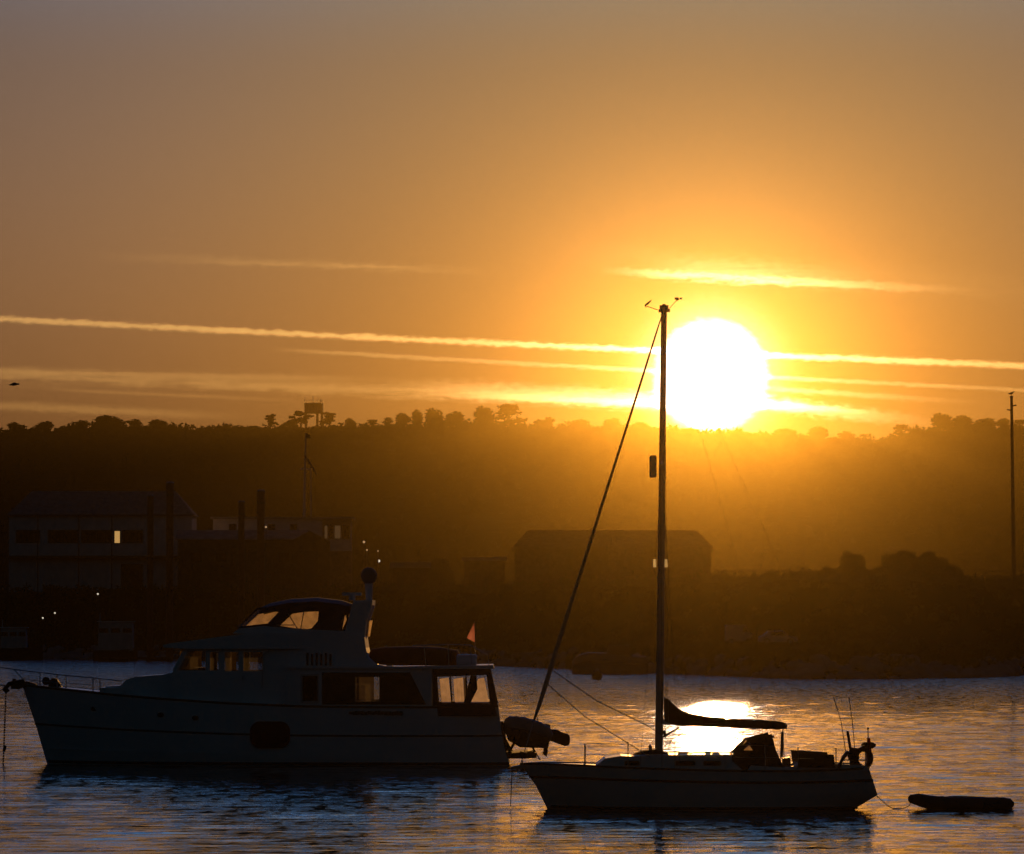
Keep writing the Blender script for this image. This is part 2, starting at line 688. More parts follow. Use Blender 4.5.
def np_mesh(name, v, f, m, smooth=True):
    me = bpy.data.meshes.new(name)
    me.vertices.add(len(v))
    me.vertices.foreach_set('co', v.astype(np.float32).ravel())
    k = f.shape[1]
    me.loops.add(f.size)
    me.loops.foreach_set('vertex_index', f.astype(np.int32).ravel())
    me.polygons.add(len(f))
    me.polygons.foreach_set('loop_start', np.arange(0, f.size, k, dtype=np.int32))
    me.polygons.foreach_set('use_smooth', np.full(len(f), smooth))
    me.update(calc_edges=True)
    me.validate()
    me.materials.append(MATS[m] if isinstance(m, str) else m)
    o = bpy.data.objects.new(name, me)
    COL.objects.link(o)
    return o


xs = np.unique(np.concatenate([np.linspace(-950, -130, 66), np.linspace(-130, 130, 210), np.linspace(130, 950, 66)]))
ys = np.unique(np.concatenate([np.linspace(395, 720, 220), np.linspace(720, RIDGE, 170), np.linspace(RIDGE, RIDGE + 600, 20)]))
v, f = grid_mesh(xs, ys, land_z)
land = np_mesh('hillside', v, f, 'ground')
land['kind'] = 'structure'

# ------------------------------------------------------------------ water
wm = bpy.data.materials.new('water')
wm.use_nodes = True
t = wm.node_tree
p = t.nodes['Principled BSDF']
p.inputs['Base Color'].default_value = (0.006, 0.012, 0.018, 1)
p.inputs['Roughness'].default_value = 0.02
p.inputs['IOR'].default_value = 1.333
c = t.nodes.new('ShaderNodeTexCoord')
hts = []
for (scx, scy, sca, amp) in ((0.40, 1.0, 2.4, 0.0180), (0.44, 1.0, 6.0, 0.0205), (0.50, 1.0, 12.0, 0.0070)):
    mp = t.nodes.new('ShaderNodeMapping')
    mp.inputs['Rotation'].default_value = (0, 0, -0.05)
    mp.inputs['Scale'].default_value = (scx, scy, 1)
    t.links.new(c.outputs['Object'], mp.inputs['Vector'])
    n = t.nodes.new('ShaderNodeTexNoise')
    n.inputs['Scale'].default_value = sca
    n.inputs['Detail'].default_value = 2.0
    n.inputs['Distortion'].default_value = 0.4
    t.links.new(mp.outputs[0], n.inputs['Vector'])
    mu = t.nodes.new('ShaderNodeMath')
    mu.operation = 'MULTIPLY_ADD'
    mu.inputs[1].default_value = amp
    mu.inputs[2].default_value = -0.5 * amp
    t.links.new(n.outputs['Fac'], mu.inputs[0])
    hts.append(mu.outputs[0])
s_ = hts[0]
for h in hts[1:]:
    ad = t.nodes.new('ShaderNodeMath')
    t.links.new(s_, ad.inputs[0])
    t.links.new(h, ad.inputs[1])
    s_ = ad.outputs[0]
# gusts: calmer and rougher patches of ripples
gn = t.nodes.new('ShaderNodeTexNoise')
gn.inputs['Scale'].default_value = 0.05
gn.inputs['Detail'].default_value = 3.0
t.links.new(c.outputs['Object'], gn.inputs['Vector'])
gr = t.nodes.new('ShaderNodeMapRange')
gr.inputs['From Min'].default_value = 0.3
gr.inputs['From Max'].default_value = 0.7
gr.inputs['To Min'].default_value = 0.65
gr.inputs['To Max'].default_value = 1.1
t.links.new(gn.outputs['Fac'], gr.inputs['Value'])
# the breeze is stronger out towards the far shore
sp = t.nodes.new('ShaderNodeSeparateXYZ')
t.links.new(c.outputs['Object'], sp.inputs[0])
wr_ = t.nodes.new('ShaderNodeMapRange')
wr_.interpolation_type = 'SMOOTHSTEP'
wr_.inputs['From Min'].default_value = 280.0
wr_.inputs['From Max'].default_value = 520.0
wr_.inputs['To Min'].default_value = 0.0
wr_.inputs['To Max'].default_value = 1.6
t.links.new(sp.outputs[1], wr_.inputs['Value'])
gs = t.nodes.new('ShaderNodeMath')
t.links.new(gr.outputs[0], gs.inputs[0])
t.links.new(wr_.outputs[0], gs.inputs[1])
# cat's paws: small ruffled and slick patches
mp2 = t.nodes.new('ShaderNodeMapping')
mp2.inputs['Scale'].default_value = (1.3, 0.42, 1)
t.links.new(c.outputs['Object'], mp2.inputs['Vector'])
gn2 = t.nodes.new('ShaderNodeTexNoise')
gn2.inputs['Scale'].default_value = 1.3
gn2.inputs['Detail'].default_value = 4.0
gn2.inputs['Roughness'].default_value = 0.6
t.links.new(mp2.outputs[0], gn2.inputs['Vector'])
gr2 = t.nodes.new('ShaderNodeMapRange')
gr2.inputs['From Min'].default_value = 0.40
gr2.inputs['From Max'].default_value = 0.62
gr2.inputs['To Min'].default_value = 0.15
gr2.inputs['To Max'].default_value = 1.6
t.links.new(gn2.outputs['Fac'], gr2.inputs['Value'])
gm2 = t.nodes.new('ShaderNodeMath')
gm2.operation = 'MULTIPLY'
t.links.new(gs.outputs[0], gm2.inputs[0])
t.links.new(gr2.outputs[0], gm2.inputs[1])
gs = gm2
hg = t.nodes.new('ShaderNodeMath')
hg.operation = 'MULTIPLY'
t.links.new(s_, hg.inputs[0])
t.links.new(gs.outputs[0], hg.inputs[1])
s_ = hg.outputs[0]
bp = t.nodes.new('ShaderNodeBump')
bp.inputs['Distance'].default_value = 1.0
bp.inputs['Strength'].default_value = 1.0
t.links.new(s_, bp.inputs['Height'])
t.links.new(bp.outputs[0], p.inputs['Normal'])
MATS['water'] = wm

rs = np.random.RandomState(11)
waves = []
for k in range(64):
    lam = 0.5 * (2.6 / 0.5) ** rs.rand()
    ang = R(-88 + rs.randn() * 16)        # light wind across the harbour
    a = 0.0062 * lam * (0.5 + rs.rand())
    waves.append((2 * math.pi / lam * math.cos(ang), 2 * math.pi / lam * math.sin(ang), rs.rand() * 6.28, a * 0.16, lam))


def water_z(x, y):
    z = np.zeros_like(x)
    far = np.clip((470 - y) / 220, 0, 1) * np.clip((75 - np.abs(x)) / 15, 0, 1) * np.clip((y - 80) / 15, 0, 1)
    for kx, ky, ph, a, lam in waves:
        ff = far if lam < 1.5 else np.clip((760 - y) / 150, 0.15, 1) * np.clip((90 - np.abs(x)) / 15, 0, 1) * np.clip((y - 60) / 20, 0, 1)
        z += a * ff * np.sin(kx * x + ky * y + ph)
    return z


xs = np.unique(np.concatenate([np.linspace(-850, -75, 24), np.arange(-75, 75.01, 0.22), np.linspace(75, 850, 24)]))
ysl = [-118, -60, 0, 40, 70, 85]
y = 92.0
st = 0.20
while y < 690:
    ysl.append(y)
    if y > 230:
        st = min(st * 1.006, 0.9)
    y += st
ysl.append(700)
v, f = grid_mesh(xs, np.array(ysl, float), water_z)
water = np_mesh('water', v, f, 'water')
water['kind'] = 'structure'

# ------------------------------------------------------------------ haze
hz = MB().box((0, 1765, 74.7), (2000, 3770, 155))
hm = bpy.data.materials.new('haze')
hm.use_nodes = True
t = hm.node_tree
t.nodes.clear()
o_ = t.nodes.new('ShaderNodeOutputMaterial')
pv = t.nodes.new('ShaderNodeVolumePrincipled')
pv.inputs['Color'].default_value = (0.0205, 0.0152, 0.0048, 1)
pv.inputs['Density'].default_value = 2.5e-4
pv.inputs['Anisotropy'].default_value = 0.968
t.links.new(pv.outputs[0], o_.inputs['Volume'])
MATS['haze'] = hm
haze = build('haze', hz, 'haze')
haze['kind'] = 'stuff'


# ------------------------------------------------------------------ trees
def leaf_cloud(n, lobes, size, seed):
    """n small leaf faces spread through ellipsoid lobes (centre, radii)"""
    rnd = np.random.RandomState(seed)
    w = np.array([l[1][0] * l[1][1] * l[1][2] for l in lobes])
    w = w / w.sum()
    pick = rnd.choice(len(lobes), n, p=w)
    d = rnd.randn(n, 3)
    d /= np.linalg.norm(d, axis=1)[:, None]
    r = rnd.rand(n) ** 0.45
    ce = np.array([l[0] for l in lobes])[pick]
    ra = np.array([l[1] for l in lobes])[pick]
    c = ce + d * r[:, None] * ra
    a = rnd.randn(n, 3)
    a /= np.linalg.norm(a, axis=1)[:, None]
    b = np.cross(a, rnd.randn(n, 3))
    b /= np.linalg.norm(b, axis=1)[:, None]
    s = size * (0.5 + rnd.rand(n))[:, None]
    a, b = a * s, b * s * 0.7
    v = np.stack([c - a, c - b * 0.8, c + a, c + b * 0.8], 1).reshape(-1, 3)
    f = np.arange(4 * n).reshape(n, 4)
    return v, f


def make_tree(name, label, cat, group, lobes, n, size, h, trunk_r, seed, fmat='foliage'):
    """tree at the origin; moved afterwards"""
    o = thing(name, label, cat, (0, 0, 0), group)
    v, f = leaf_cloud(n, lobes, size, seed)
    cr = np_mesh('crown', v, f, fmat, smooth=False)
    cr.parent = o
    rnd = random.Random(seed)
    t = MB()
    top = max(l[0][2] for l in lobes)
    t.tube([(0, 0, -1.0), (0.03 * h, 0, h * 0.25), (-0.02 * h, 0.02 * h, h * 0.5), (0, 0, top)],
           [trunk_r * 1.3, trunk_r, trunk_r * 0.7, trunk_r * 0.2], 7)
    for l in lobes:
        c = l[0]
        z0 = c[2] * rnd.uniform(0.45, 0.7)
        t.tube([(0, 0, z0), (c[0] * 0.5, c[1] * 0.5, (z0 + c[2]) / 2 * 1.03), (c[0] * 1.2, c[1] * 1.2, c[2] + l[1][2] * 0.4)],
               [trunk_r * 0.5, trunk_r * 0.35, trunk_r * 0.1], 5)
    build('trunk', t, 'bark', o)
    return o


def lobes_round(w, h, seed, k=9, low=0.35, flat=0.8):
    rnd = random.Random(seed)
    L = []
    for i in range(k):
        a = rnd.uniform(0, 6.28)
        r = rnd.uniform(0.1, 0.62) * w / 2
        z = h * rnd.uniform(low, 0.86)
        r *= math.sqrt(max(0.04, 1 - max(0.0, (z / h - 0.35) / 0.58) ** 2))
        q = rnd.uniform(0.22, 0.38) * w / 2 * 1.25
        L.append(((r * math.cos(a), r * math.sin(a), z), (q, q, q * flat)))
    L.append(((0, 0, h * (low + 0.9) / 2), (w * 0.3, w * 0.3, h * (0.92 - low) / 2)))
    return L


RG = 'trees standing up along the ridge'
PX = RIDGE / F   # metres per pixel at the ridge
tree_kinds = {}


def ridge_tree(px, top, wpx, kind, label):
    """crown top at pixel height 'top', crown width in pixels"""
    x = (px - 512) * PX
    y = RIDGE - 6 + (hash((px * 7) % 13) % 5)
    z0 = lz(x, y)
    h = W(px, top, y)[2] - z0
    w = wpx * PX
    if kind not in tree_kinds:
        if kind == 'round':
            lb, n = lobes_round(10, 10, 5, 11, 0.10), 1100
        elif kind == 'dome':
            lb, n = lobes_round(10, 10, 9, 14, 0.06, 0.85), 1300
        elif kind == 'pine':
            lb, n = [], 620
            rnd = random.Random(4)
            for i in range(9):
                a = rnd.uniform(0, 6.28)
                zz = 4.2 + i * 0.62
                r = rnd.uniform(1.0, 4.0) * (1 if i < 7 else 0.5)
                lb.append(((r * math.cos(a), r * math.sin(a), zz), (rnd.uniform(1.2, 2.2), rnd.uniform(1.2, 2.2), 0.5)))
        elif kind == 'open':
            lb, n = lobes_round(10, 10, 21, 12, 0.20, 0.6), 560
            lb = lb[:-1]
        o = make_tree({'round': 'broadleaf_tree', 'dome': 'broadleaf_tree', 'pine': 'pine_tree', 'open': 'broadleaf_tree'}[kind],
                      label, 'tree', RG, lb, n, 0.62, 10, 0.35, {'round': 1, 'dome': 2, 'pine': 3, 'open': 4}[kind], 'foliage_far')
        tree_kinds[kind] = o
        o.location = (x, y, z0)
    else:
        o = copy_thing(tree_kinds[kind], (x, y, z0), label, None, (px * 0.37) % 6.28)
    s = max(h, 2.0) / 9.3
    o.scale = (w / 7.8, w / 7.8, s)
    return o


RT = [
    (14, 423, 14, 'round', 'small round tree on the ridge under the flying bird'),
    (45, 421, 22, 'dome', 'low spreading tree on the ridge at the far left of the picture'),
    (82, 421, 18, 'round', 'small bushy tree left of the broad dome tree on the left ridge'),
    (109, 415, 36, 'dome', 'broad dome-shaped tree on the left part of the ridge'),
    (135, 420, 16, 'round', 'round tree just right of the broad dome tree on the left ridge'),
    (158, 419, 24, 'dome', 'flat-topped tree midway between left picture edge and water tower'),
    (270, 415, 14, 'pine', 'thin spiky pine on the ridge left of the water tower'),
    (292, 420, 16, 'round', 'low tree on the ridge touching the left side of the water tower'),
    (301, 412, 20, 'pine', 'dark pine with tiered branches at left foot of the water tower'),
    (330, 413, 20, 'pine', 'dark pine with tiered branches at right foot of the water tower'),
    (350, 419, 14, 'round', 'small round tree a little right of the water tower'),
    (372, 420, 18, 'open', 'thin open tree with sky showing through, right of the water tower'),
    (388, 418, 12, 'open', 'smallest open-crowned tree on the ridge left of the round clump'),
    (402, 414, 17, 'round', 'first of the round trees climbing towards the middle of the ridge'),
    (417, 411, 14, 'round', 'narrow round tree left of the big round-headed tree'),
    (434, 408, 24, 'dome', 'big round-headed tree in the middle of the ridge'),
    (455, 411, 24, 'dome', 'sloping tree just right of the big round-headed ridge tree'),
    (484, 406, 26, 'dome', 'tall full tree beside the gap of sky on the middle ridge'),
    (508, 405, 34, 'open', 'tall tree with feathery branches and sky gaps on the middle ridge'),
    (539, 420, 12, 'round', 'small tree on the ridge left of the forestay'),
    (549, 418, 12, 'round', 'small round tree at the right end of the middle ridge clump'),
    (580, 419, 26, 'dome', 'low broad tree on the ridge left of the mast'),
    (612, 418, 22, 'dome', 'low tree on the ridge where the forestay crosses it'),
    (640, 422, 22, 'dome', 'tree on the ridge just left of the mast under the glare'),
    (690, 428, 24, 'dome', 'tree on the ridge right under the left half of the sun'),
    (735, 430, 26, 'dome', 'tree on the ridge under the right half of the sun'),
    (785, 428, 30, 'dome', 'wide tree on the ridge a little right of the sun'),
    (818, 426, 26, 'dome', 'rounded tree on the ridge at the start of the right-hand dip'),
    (845, 432, 16, 'round', 'small tree in the dip of the ridge right of the sun'),
    (902, 425, 22, 'open', 'wispy open tree at the foot of the right-hand knoll'),
    (942, 413, 28, 'dome', 'highest round tree on the right-hand knoll'),
    (962, 415, 26, 'dome', 'second round tree on the right-hand knoll'),
    (985, 418, 28, 'dome', 'flat-topped tree right of the round trees on the knoll'),
    (1003, 419, 18, 'round', 'tree on the knoll just left of the tall pole'),
    (1020, 420, 20, 'open', 'open tree with gaps right of the tall pole at the picture edge'),
]
for a in RT:
    ridge_tree(*a)

# the wood that covers the hillside: reads as one mass
rnd = np.random.RandomState(5)
vs, fs, o = [], [], 0
cnt = 0
for i in range(2600):
    x = rnd.uniform(-480, 480)
    y = RIDGE + 25 - 2100 * rnd.rand() ** 1.6
    if i < 420:                       # the skyline itself
        y = RIDGE - rnd.uniform(-25, 40)
        x = -435 + 870 * i / 420 + rnd.uniform(-1, 1)
    z = lz(x, y)
    w = rnd.uniform(5.0, 10.0) if i >= 420 else rnd.uniform(3.0, 6.2)
    h = w * rnd.uniform(0.6, 0.9)
    n = 46 if i < 420 else 24
    L = [((x + rnd.uniform(-.3, .3) * w, y, z + h * rnd.uniform(0.25, 0.5)), (w * .5, w * .5, h * .5)) for _ in range(2)]
    vv, ff = leaf_cloud(n, L, 1.0 if i < 420 else 1.7, i)
    vs.append(vv)
    fs.append(ff + o)
    o += len(vv)
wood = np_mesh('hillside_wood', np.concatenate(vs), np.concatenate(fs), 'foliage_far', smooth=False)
wood['kind'] = 'stuff'
tag(wood, 'dark wood covering the long hillside behind the harbour', 'woodland')

# low scrub on the banks above the quay road: one mass
vs, fs, o = [], [], 0
for i in range(1500):
    x = rnd.uniform(-85, 85)
    y = float(shore(np.array([x]))[0]) + (rnd.uniform(24, 60) if rnd.rand() < 0.8 else rnd.uniform(3, 8))
    z = lz(x, y)
    w = rnd.uniform(0.8, 2.4)
    L = [((x, y, z + w * 0.25), (w * .6, w * .5, w * rnd.uniform(.25, .5)))]
    vv, ff = leaf_cloud(26, L, 0.28, 9000 + i)
    vs.append(vv)
    fs.append(ff + o)
    o += len(vv)
scrub = np_mesh('bank_scrub', np.concatenate(vs), np.concatenate(fs), 'foliage', smooth=False)
scrub['kind'] = 'stuff'
tag(scrub, 'low scrub growing on the dark bank along the shore', 'undergrowth')

# rough rocks at the waterline: one mass
rb = MB()
for i in range(900):
    x = rnd.uniform(-85, 85)
    y = float(shore(np.array([x]))[0]) + rnd.uniform(-0.8, 4.5)
    z = lz(x, y)
    r = rnd.uniform(0.25, 0.9)
    v0 = len(rb.v)
    rb.ball((x, y, z + r * 0.2), (r * rnd.uniform(.8, 1.5), r, r * rnd.uniform(.5, .9)), 6, 4)
    for k in range(v0, len(rb.v)):
        q = rb.v[k]
        rb.v[k] = (q[0] + rnd.uniform(-.12, .12) * r, q[1], q[2] + rnd.uniform(-.12, .12) * r)
rocks = build('shore_rocks', rb, 'concrete')
rocks['kind'] = 'stuff'
tag(rocks, 'rough rocks heaped along the edge of the water', 'rocks')


def shore_tree(px, top, wpx, Y, name, label, seed, dens=1.0, cat='tree'):
    x = (px - 512) / F * Y
    z0 = lz(x, Y)
    h = W(px, top, Y)[2] - z0
    w = wpx / F * Y
    lb = lobes_round(w, h, seed, 22, 0.12, 0.9)
    o = make_tree(name, label, cat, 'trees on the bank behind the right shore', lb, int(4200 * dens), 0.18, h, 0.16, seed)
    o.location = (x, Y, z0)
    return o


shore_tree(853, 555, 46, 486, 'broadleaf_tree', 'bushy tree left of the larger spiky-topped tree on the right bank', 31)
shore_tree(900, 552, 50, 492, 'broadleaf_tree', 'left half of the spiky-topped pair of large trees on the right bank', 32, 1.2)
shore_tree(932, 552, 44, 490, 'broadleaf_tree', 'right half of the spiky-topped pair of large trees on the right bank', 33, 1.2)
shore_tree(806, 574, 40, 492, 'bush', 'low bush on the bank left of the bushy tree', 34, 0.6, 'bush')
shore_tree(966, 580, 34, 490, 'bush', 'low bush on the bank between large trees and tall pole', 35, 0.6, 'bush')
shore_tree(440, 560, 44, 620, 'bush', 'low bush on the bank left of the small shed', 36, 0.7, 'bush')

for px_, tp_, wp_, Yb, lab_, sd_ in ((878, 566, 34, 491, 'bush filling the gap between the right bank trees', 41),
                                     (828, 568, 34, 489, 'bush leaning on the left side of the bushy tree', 42),
                                     (952, 566, 30, 489, 'bush on the right side of the spiky-topped pair of trees', 43),
                                     (770, 575, 36, 494, 'low bush on the bank between barn and bushy tree', 44)):
    shore_tree(px_, tp_, wp_, Yb, 'bush', lab_, sd_, 0.7, 'bush')

# ------------------------------------------------------------------ buildings


def gable_roof(mb, x0, x1, y0, y1, ze, zr, over=0.4, inset0=0.0, inset1=0.0, th=0.18):
    """pitched roof with its ridge along x; insets give hipped ends"""
    ym = (y0 + y1) / 2
    a = [(x0 - over, y0 - over, ze), (x1 + over, y0 - over, ze), (x1 + over, y1 + over, ze), (x0 - over, y1 + over, ze)]
    r0, r1 = (x0 - over + inset0, ym, zr), (x1 + over - inset1, ym, zr)
    v = a + [r0, r1] + [(q[0], q[1], q[2] - th) for q in a]
    f = [(0, 1, 5, 4), (2, 3, 4, 5), (0, 4, 3), (1, 2, 5), (6, 9, 8, 7), (0, 6, 7, 1), (1, 7, 8, 2), (2, 8, 9, 3), (3, 9, 6, 0)]
    return mb.add(v, f)


def rect(px0, py0, px1, py1, Y):
    a, b = W(px0, py1, Y), W(px1, py0, Y)
    return [(a[0], a[2]), (b[0], a[2]), (b[0], b[2]), (a[0], b[2])]


def window(px0, py0, px1, py1, Y, parent, bars=1, pane='window_dark', wall_y=None):
    """a window set in a wall whose face is at distance Y: frame, pane, glazing bars"""
    q = rect(px0, py0, px1, py1, Y)
    (xa, za), (xb, zb) = q[0], q[2]
    ft = 0.09
    fr = MB().prism(q, Y - 0.10, Y - 0.003, [[(xa + ft, za + ft), (xa + ft, zb - ft), (xb - ft, zb - ft), (xb - ft, za + ft)]])
    for k in range(1, bars + 1):
        xx = xa + (xb - xa) * k / (bars + 1)
        fr.box((xx, Y - 0.06, (za + zb) / 2), (0.06, 0.06, zb - za - 2 * ft - 0.01))
    o = build('window', fr, 'trim_dark', parent)
    build('pane', MB().box(((xa + xb) / 2, Y - 0.02, (za + zb) / 2), (xb - xa - 2 * ft, 0.02, zb - za - 2 * ft)), pane, o)
    return o


# large waterfront building, left
YB = 682.0
x0, _, ze = W(9, 515, YB)
x1 = W(192, 515, YB)[0]
zr = W(100, 491, YB + 5)[2]
zg = lz((x0 + x1) / 2, YB) - 1.0
b1 = thing('waterfront_building', 'large two-storey building with long slate roof and a window band behind four wooden piles', 'building',
           ((x0 + x1) / 2, YB + 5, zg))
w_ = MB()
holes = []
w_.prism([(x0, zg), (x1, zg), (x1, ze), (x0, ze)], YB, YB + 0.3)
w_.prism([(x0, zg), (x1, zg), (x1, ze), (x0, ze)], YB + 10, YB + 10.3)
for xx in (x0, x1 - 0.3):
    w_.box((xx + 0.15, YB + 5.15, (zg + ze) / 2), (0.3, 9.69, ze - zg))
build('wall', w_, 'render_wall', b1)
build('roof', gable_roof(MB(), x0, x1, YB, YB + 10.3, ze + 0.02, zr, 0.3, 3.2, 3.2), 'slate', b1)
for (a, b, k) in ((16, 40, 3), (48, 78, 3), (81, 112, 3), (122, 143, 2)):
    window(a, 530, b, 543, YB, b1, k)
window(114, 530.5, 120.5, 543.5, YB, b1, 0, 'glowing_pane')
ZL = W(0, 557, YB)[2]
build('balcony', MB().box(((x0 + x1) / 2 - 1, YB - 0.75, ZL), (x1 - x0 - 2, 1.49, 0.35)), 'timber_wall', b1)
rl = MB()
for k in range(14):
    xx = x0 + 0.3 + (x1 - x0 - 3) * k / 13
    rl.box((xx, YB - 1.42, ZL + 0.70), (0.06, 0.06, 1.0))
rl.box(((x0 + x1) / 2 - 1, YB - 1.42, ZL + 1.22), (x1 - x0 - 2, 0.06, 0.05))
build('balcony_railing', rl, 'steel', b1)
for (a, b) in ((10, 35), (43, 76), (82, 107), (121, 143)):
    q = rect(a, 564, b, 588, YB)
    build('shutter', MB().prism(q, YB - 0.09, YB - 0.003), 'paint_pale' if b < 120 else 'timber_wall', b1)
dp = MB()
for a in (38, 79, 112):
    xx, _, zz = W(a, 515, YB)
    dp.tube([(xx, YB - 0.08, zg), (xx, YB - 0.08, ze - 0.2)], 0.07, 6)
build('drainpipe', dp, 'trim_dark', b1)
gm = MB().box(((x0 + x1) / 2, YB - 0.62, ze - 0.02), (x1 - x0 + 1.0, 0.15, 0.14))
build('gutter', gm, 'trim_dark', b1)

# long flat-roofed building behind the shed
YL = 700.0
x0, _, z1 = W(213, 519, YL)
x1 = W(351, 519, YL)[0]
zg = lz((x0 + x1) / 2, YL) - 1
b2 = thing('flat_roofed_building', 'long flat-roofed building with a glazed right end, carrying the flag mast', 'building', ((x0 + x1) / 2, YL + 4, zg))
wl = MB().prism([(x0, zg), (W(323, 0, YL)[0], zg), (W(323, 0, YL)[0], z1), (x0, z1)], YL, YL + 8)
build('wall', wl, 'render_wall', b2)
build('roof', MB().box(((x0 + x1) / 2, YL + 4, z1 + 0.17), (x1 - x0 + 0.8, 9.0, 0.30)), 'sheet_roof', b2)
xg0 = W(323.1, 0, YL)[0]
zb = W(0, 551, YL)[2]
build('end_room', MB().prism([(xg0, zg), (x1 - .1, zg), (x1 - .1, zb), (xg0, zb)], YL + 0.1, YL + 7.9), 'brick', b2)
for (a, b, pm) in ((324, 328, 'lit_window_dim'), (329, 333, 'window_dark'), (334, 341, 'lit_window_dim'), (342, 350, 'window_dark')):
    window(a, 525, b, 539, YL + 0.35, b2, 0, pm)
rw = W(0, 539.5, YL)[2]
build('end_room_front', MB().prism([(xg0, zb + .01), (x1 - .15, zb + .01), (x1 - .15, rw), (xg0, rw)], YL + 0.36, YL + 0.6), 'render_wall', b2)
bk = MB().prism([(xg0, zb + .01), (x1 - .15, zb + .01), (x1 - .15, z1), (xg0, z1)], YL + 6, YL + 7.8)
build('back_wall', bk, 'render_wall', b2)
for a in (229, 268, 290):
    window(a, 524, a + 7, 530, YL, b2, 0)

# low shed with gable to the right
YS = 672.0
x0, _, ze = W(178, 540, YS)
x1 = W(306, 540, YS)[0]
zr = W(200, 530, YS + 3)[2]
zg = lz((x0 + x1) / 2, YS) - 1
b3 = thing('boat_shed', 'low wide shed with shallow pitched roof and small gabled porch behind the piles', 'shed', ((x0 + x1) / 2, YS + 3, zg))
build('wall', MB().prism([(x0, zg), (x1, zg), (x1, ze), (x0, ze)], YS, YS + 6), 'timber_wall', b3)
build('roof', gable_roof(MB(), x0, x1, YS, YS + 6, ze + 0.2, zr, 0.35), 'sheet_roof', b3)
g0, g1, gm_ = W(292, 541, YS - 1)[0], W(330, 541, YS - 1)[0], W(310, 531, YS - 1)
zq = W(0, 541, YS - 1)[2]
build('gabled_porch', MB().prism([(g0, zg), (g1, zg), (g1, zq), (gm_[0], gm_[2]), (g0, zq)], YS - 2.5, YS - 0.36), 'timber_wall', b3)
q = rect(304, 551, 318, 592, YS - 2.5)
build('door', MB().prism(q, YS - 2.62, YS - 2.503), 'trim_dark', b3)
for a in (190, 215, 278):
    window(a, 552, a + 12, 562, YS, b3, 1)

# big barn in the middle
YR = 585.0
x0, _, ze = W(515, 549, YR)
x1 = W(711, 549, YR)[0]
zr = W(600, 530, YR + 6)[2]
zg = lz((x0 + x1) / 2, YR) - 1
b4 = thing('harbour_barn', 'big dark barn with a long hipped roof behind the sailing yacht mast', 'building', ((x0 + x1) / 2, YR + 6, zg))
build('wall', MB().prism([(x0, zg), (x1, zg), (x1, ze), (x0, ze)], YR, YR + 12), 'timber_wall', b4)
build('roof', gable_roof(MB(), x0, x1, YR, YR + 12, ze + 0.2, zr, 0.35, 2.0, 2.0), 'timber_wall', b4)
window(652.6, 558.5, 656.8, 568, YR, b4, 0, 'glowing_pane')  # barn panes emit light in place of sky reflected in the glass
window(664.0, 558.5, 668.2, 568, YR, b4, 0, 'glowing_pane')
for (a, b) in ((540, 556), (590, 606)):
    q = rect(a, 556, b, 592, YR)
    build('door', MB().prism(q, YR - 0.1, YR - 0.003), 'timber_wall', b4)

# small sheds left of the barn
for (a, b, tp, rt, nm, lab) in ((464, 505, 559, 557, 'storage_shed', 'small flat-roofed shed with pale roof edge left of the barn'),
                                (392, 428, 566, 562, 'storage_shed', 'low shed on the bank to the left of the flat-roofed shed')):
    Yq = 612.0
    x0, _, z1 = W(a, tp + 2, Yq)
    x1 = W(b, tp, Yq)[0]
    zg = lz((x0 + x1) / 2, Yq) - 1
    s_o = thing(nm, lab, 'shed', ((x0 + x1) / 2, Yq + 2, zg), 'small sheds left of the barn')
    build('wall', MB().prism([(x0, zg), (x1, zg), (x1, z1), (x0, z1)], Yq, Yq + 4), 'timber_wall', s_o)
    zz = W(a, rt, Yq)[2]
    build('roof', MB().prism([(x0 - .3, z1 + .01), (x1 + .3, z1 + .01), (x1 + .3, zz + .05), (x0 - .3, zz - .05)], Yq - .4, Yq + 4.3), 'sheet_roof', s_o)
    q = rect(a + 5, 572, a + 12, 590, Yq)
    build('door', MB().prism(q, Yq - 0.09, Yq - 0.003), 'trim_dark', s_o)

# water tower on the ridge
YT = RIDGE + 4
xc, _, zt = W(314, 402, YT)
zg = lz(xc, YT) - 0.5
wt = thing('water_tower', 'square water tower with railings and aerials among pines on the ridge', 'tower', (xc, YT, zg))
zb = W(314, 413, YT)[2]
wd = 20 / F * YT
build('tank', MB().box((xc, YT, (zt + zb) / 2 - 0.5), (wd * 0.92, wd * 0.92, zt - zb - 0.6)), 'concrete', wt)
build('tank_rim', MB().box((xc, YT, zb + 0.1), (wd, wd, 0.5)), 'concrete', wt)
for dx in (-1, 1):
    for dy in (-1, 1):
        build('leg', MB().box((xc + dx * wd * .40, YT + dy * wd * .40, (zb + zg) / 2 - .2), (1.3, 1.0, zb - zg)), 'concrete', wt)
build('stair_shaft', MB().box((xc + wd * .17, YT, (zb + zg) / 2 - .2), (1.6, 1.6, zb - zg)), 'concrete', wt)
rl = MB()
for k in range(9):
    rl.box((xc - wd * .46 + wd * .92 * k / 8, YT - wd * .45, zt + 0.35), (0.16, 0.16, 2.4))
rl.box((xc, YT - wd * .45, zt + .9), (wd * .92, .14, .14))
build('railing', rl, 'trim_dark', wt)
for (px, tp, r) in ((305, 397, .16), (313, 396, .18), (321, 399, .35), (318, 394, .12)):
    a = W(px, tp, YT)
    build('aerial', MB().tube([(a[0], YT, zt - 1), (a[0], YT, a[2])], r, 5), 'trim_dark', wt)

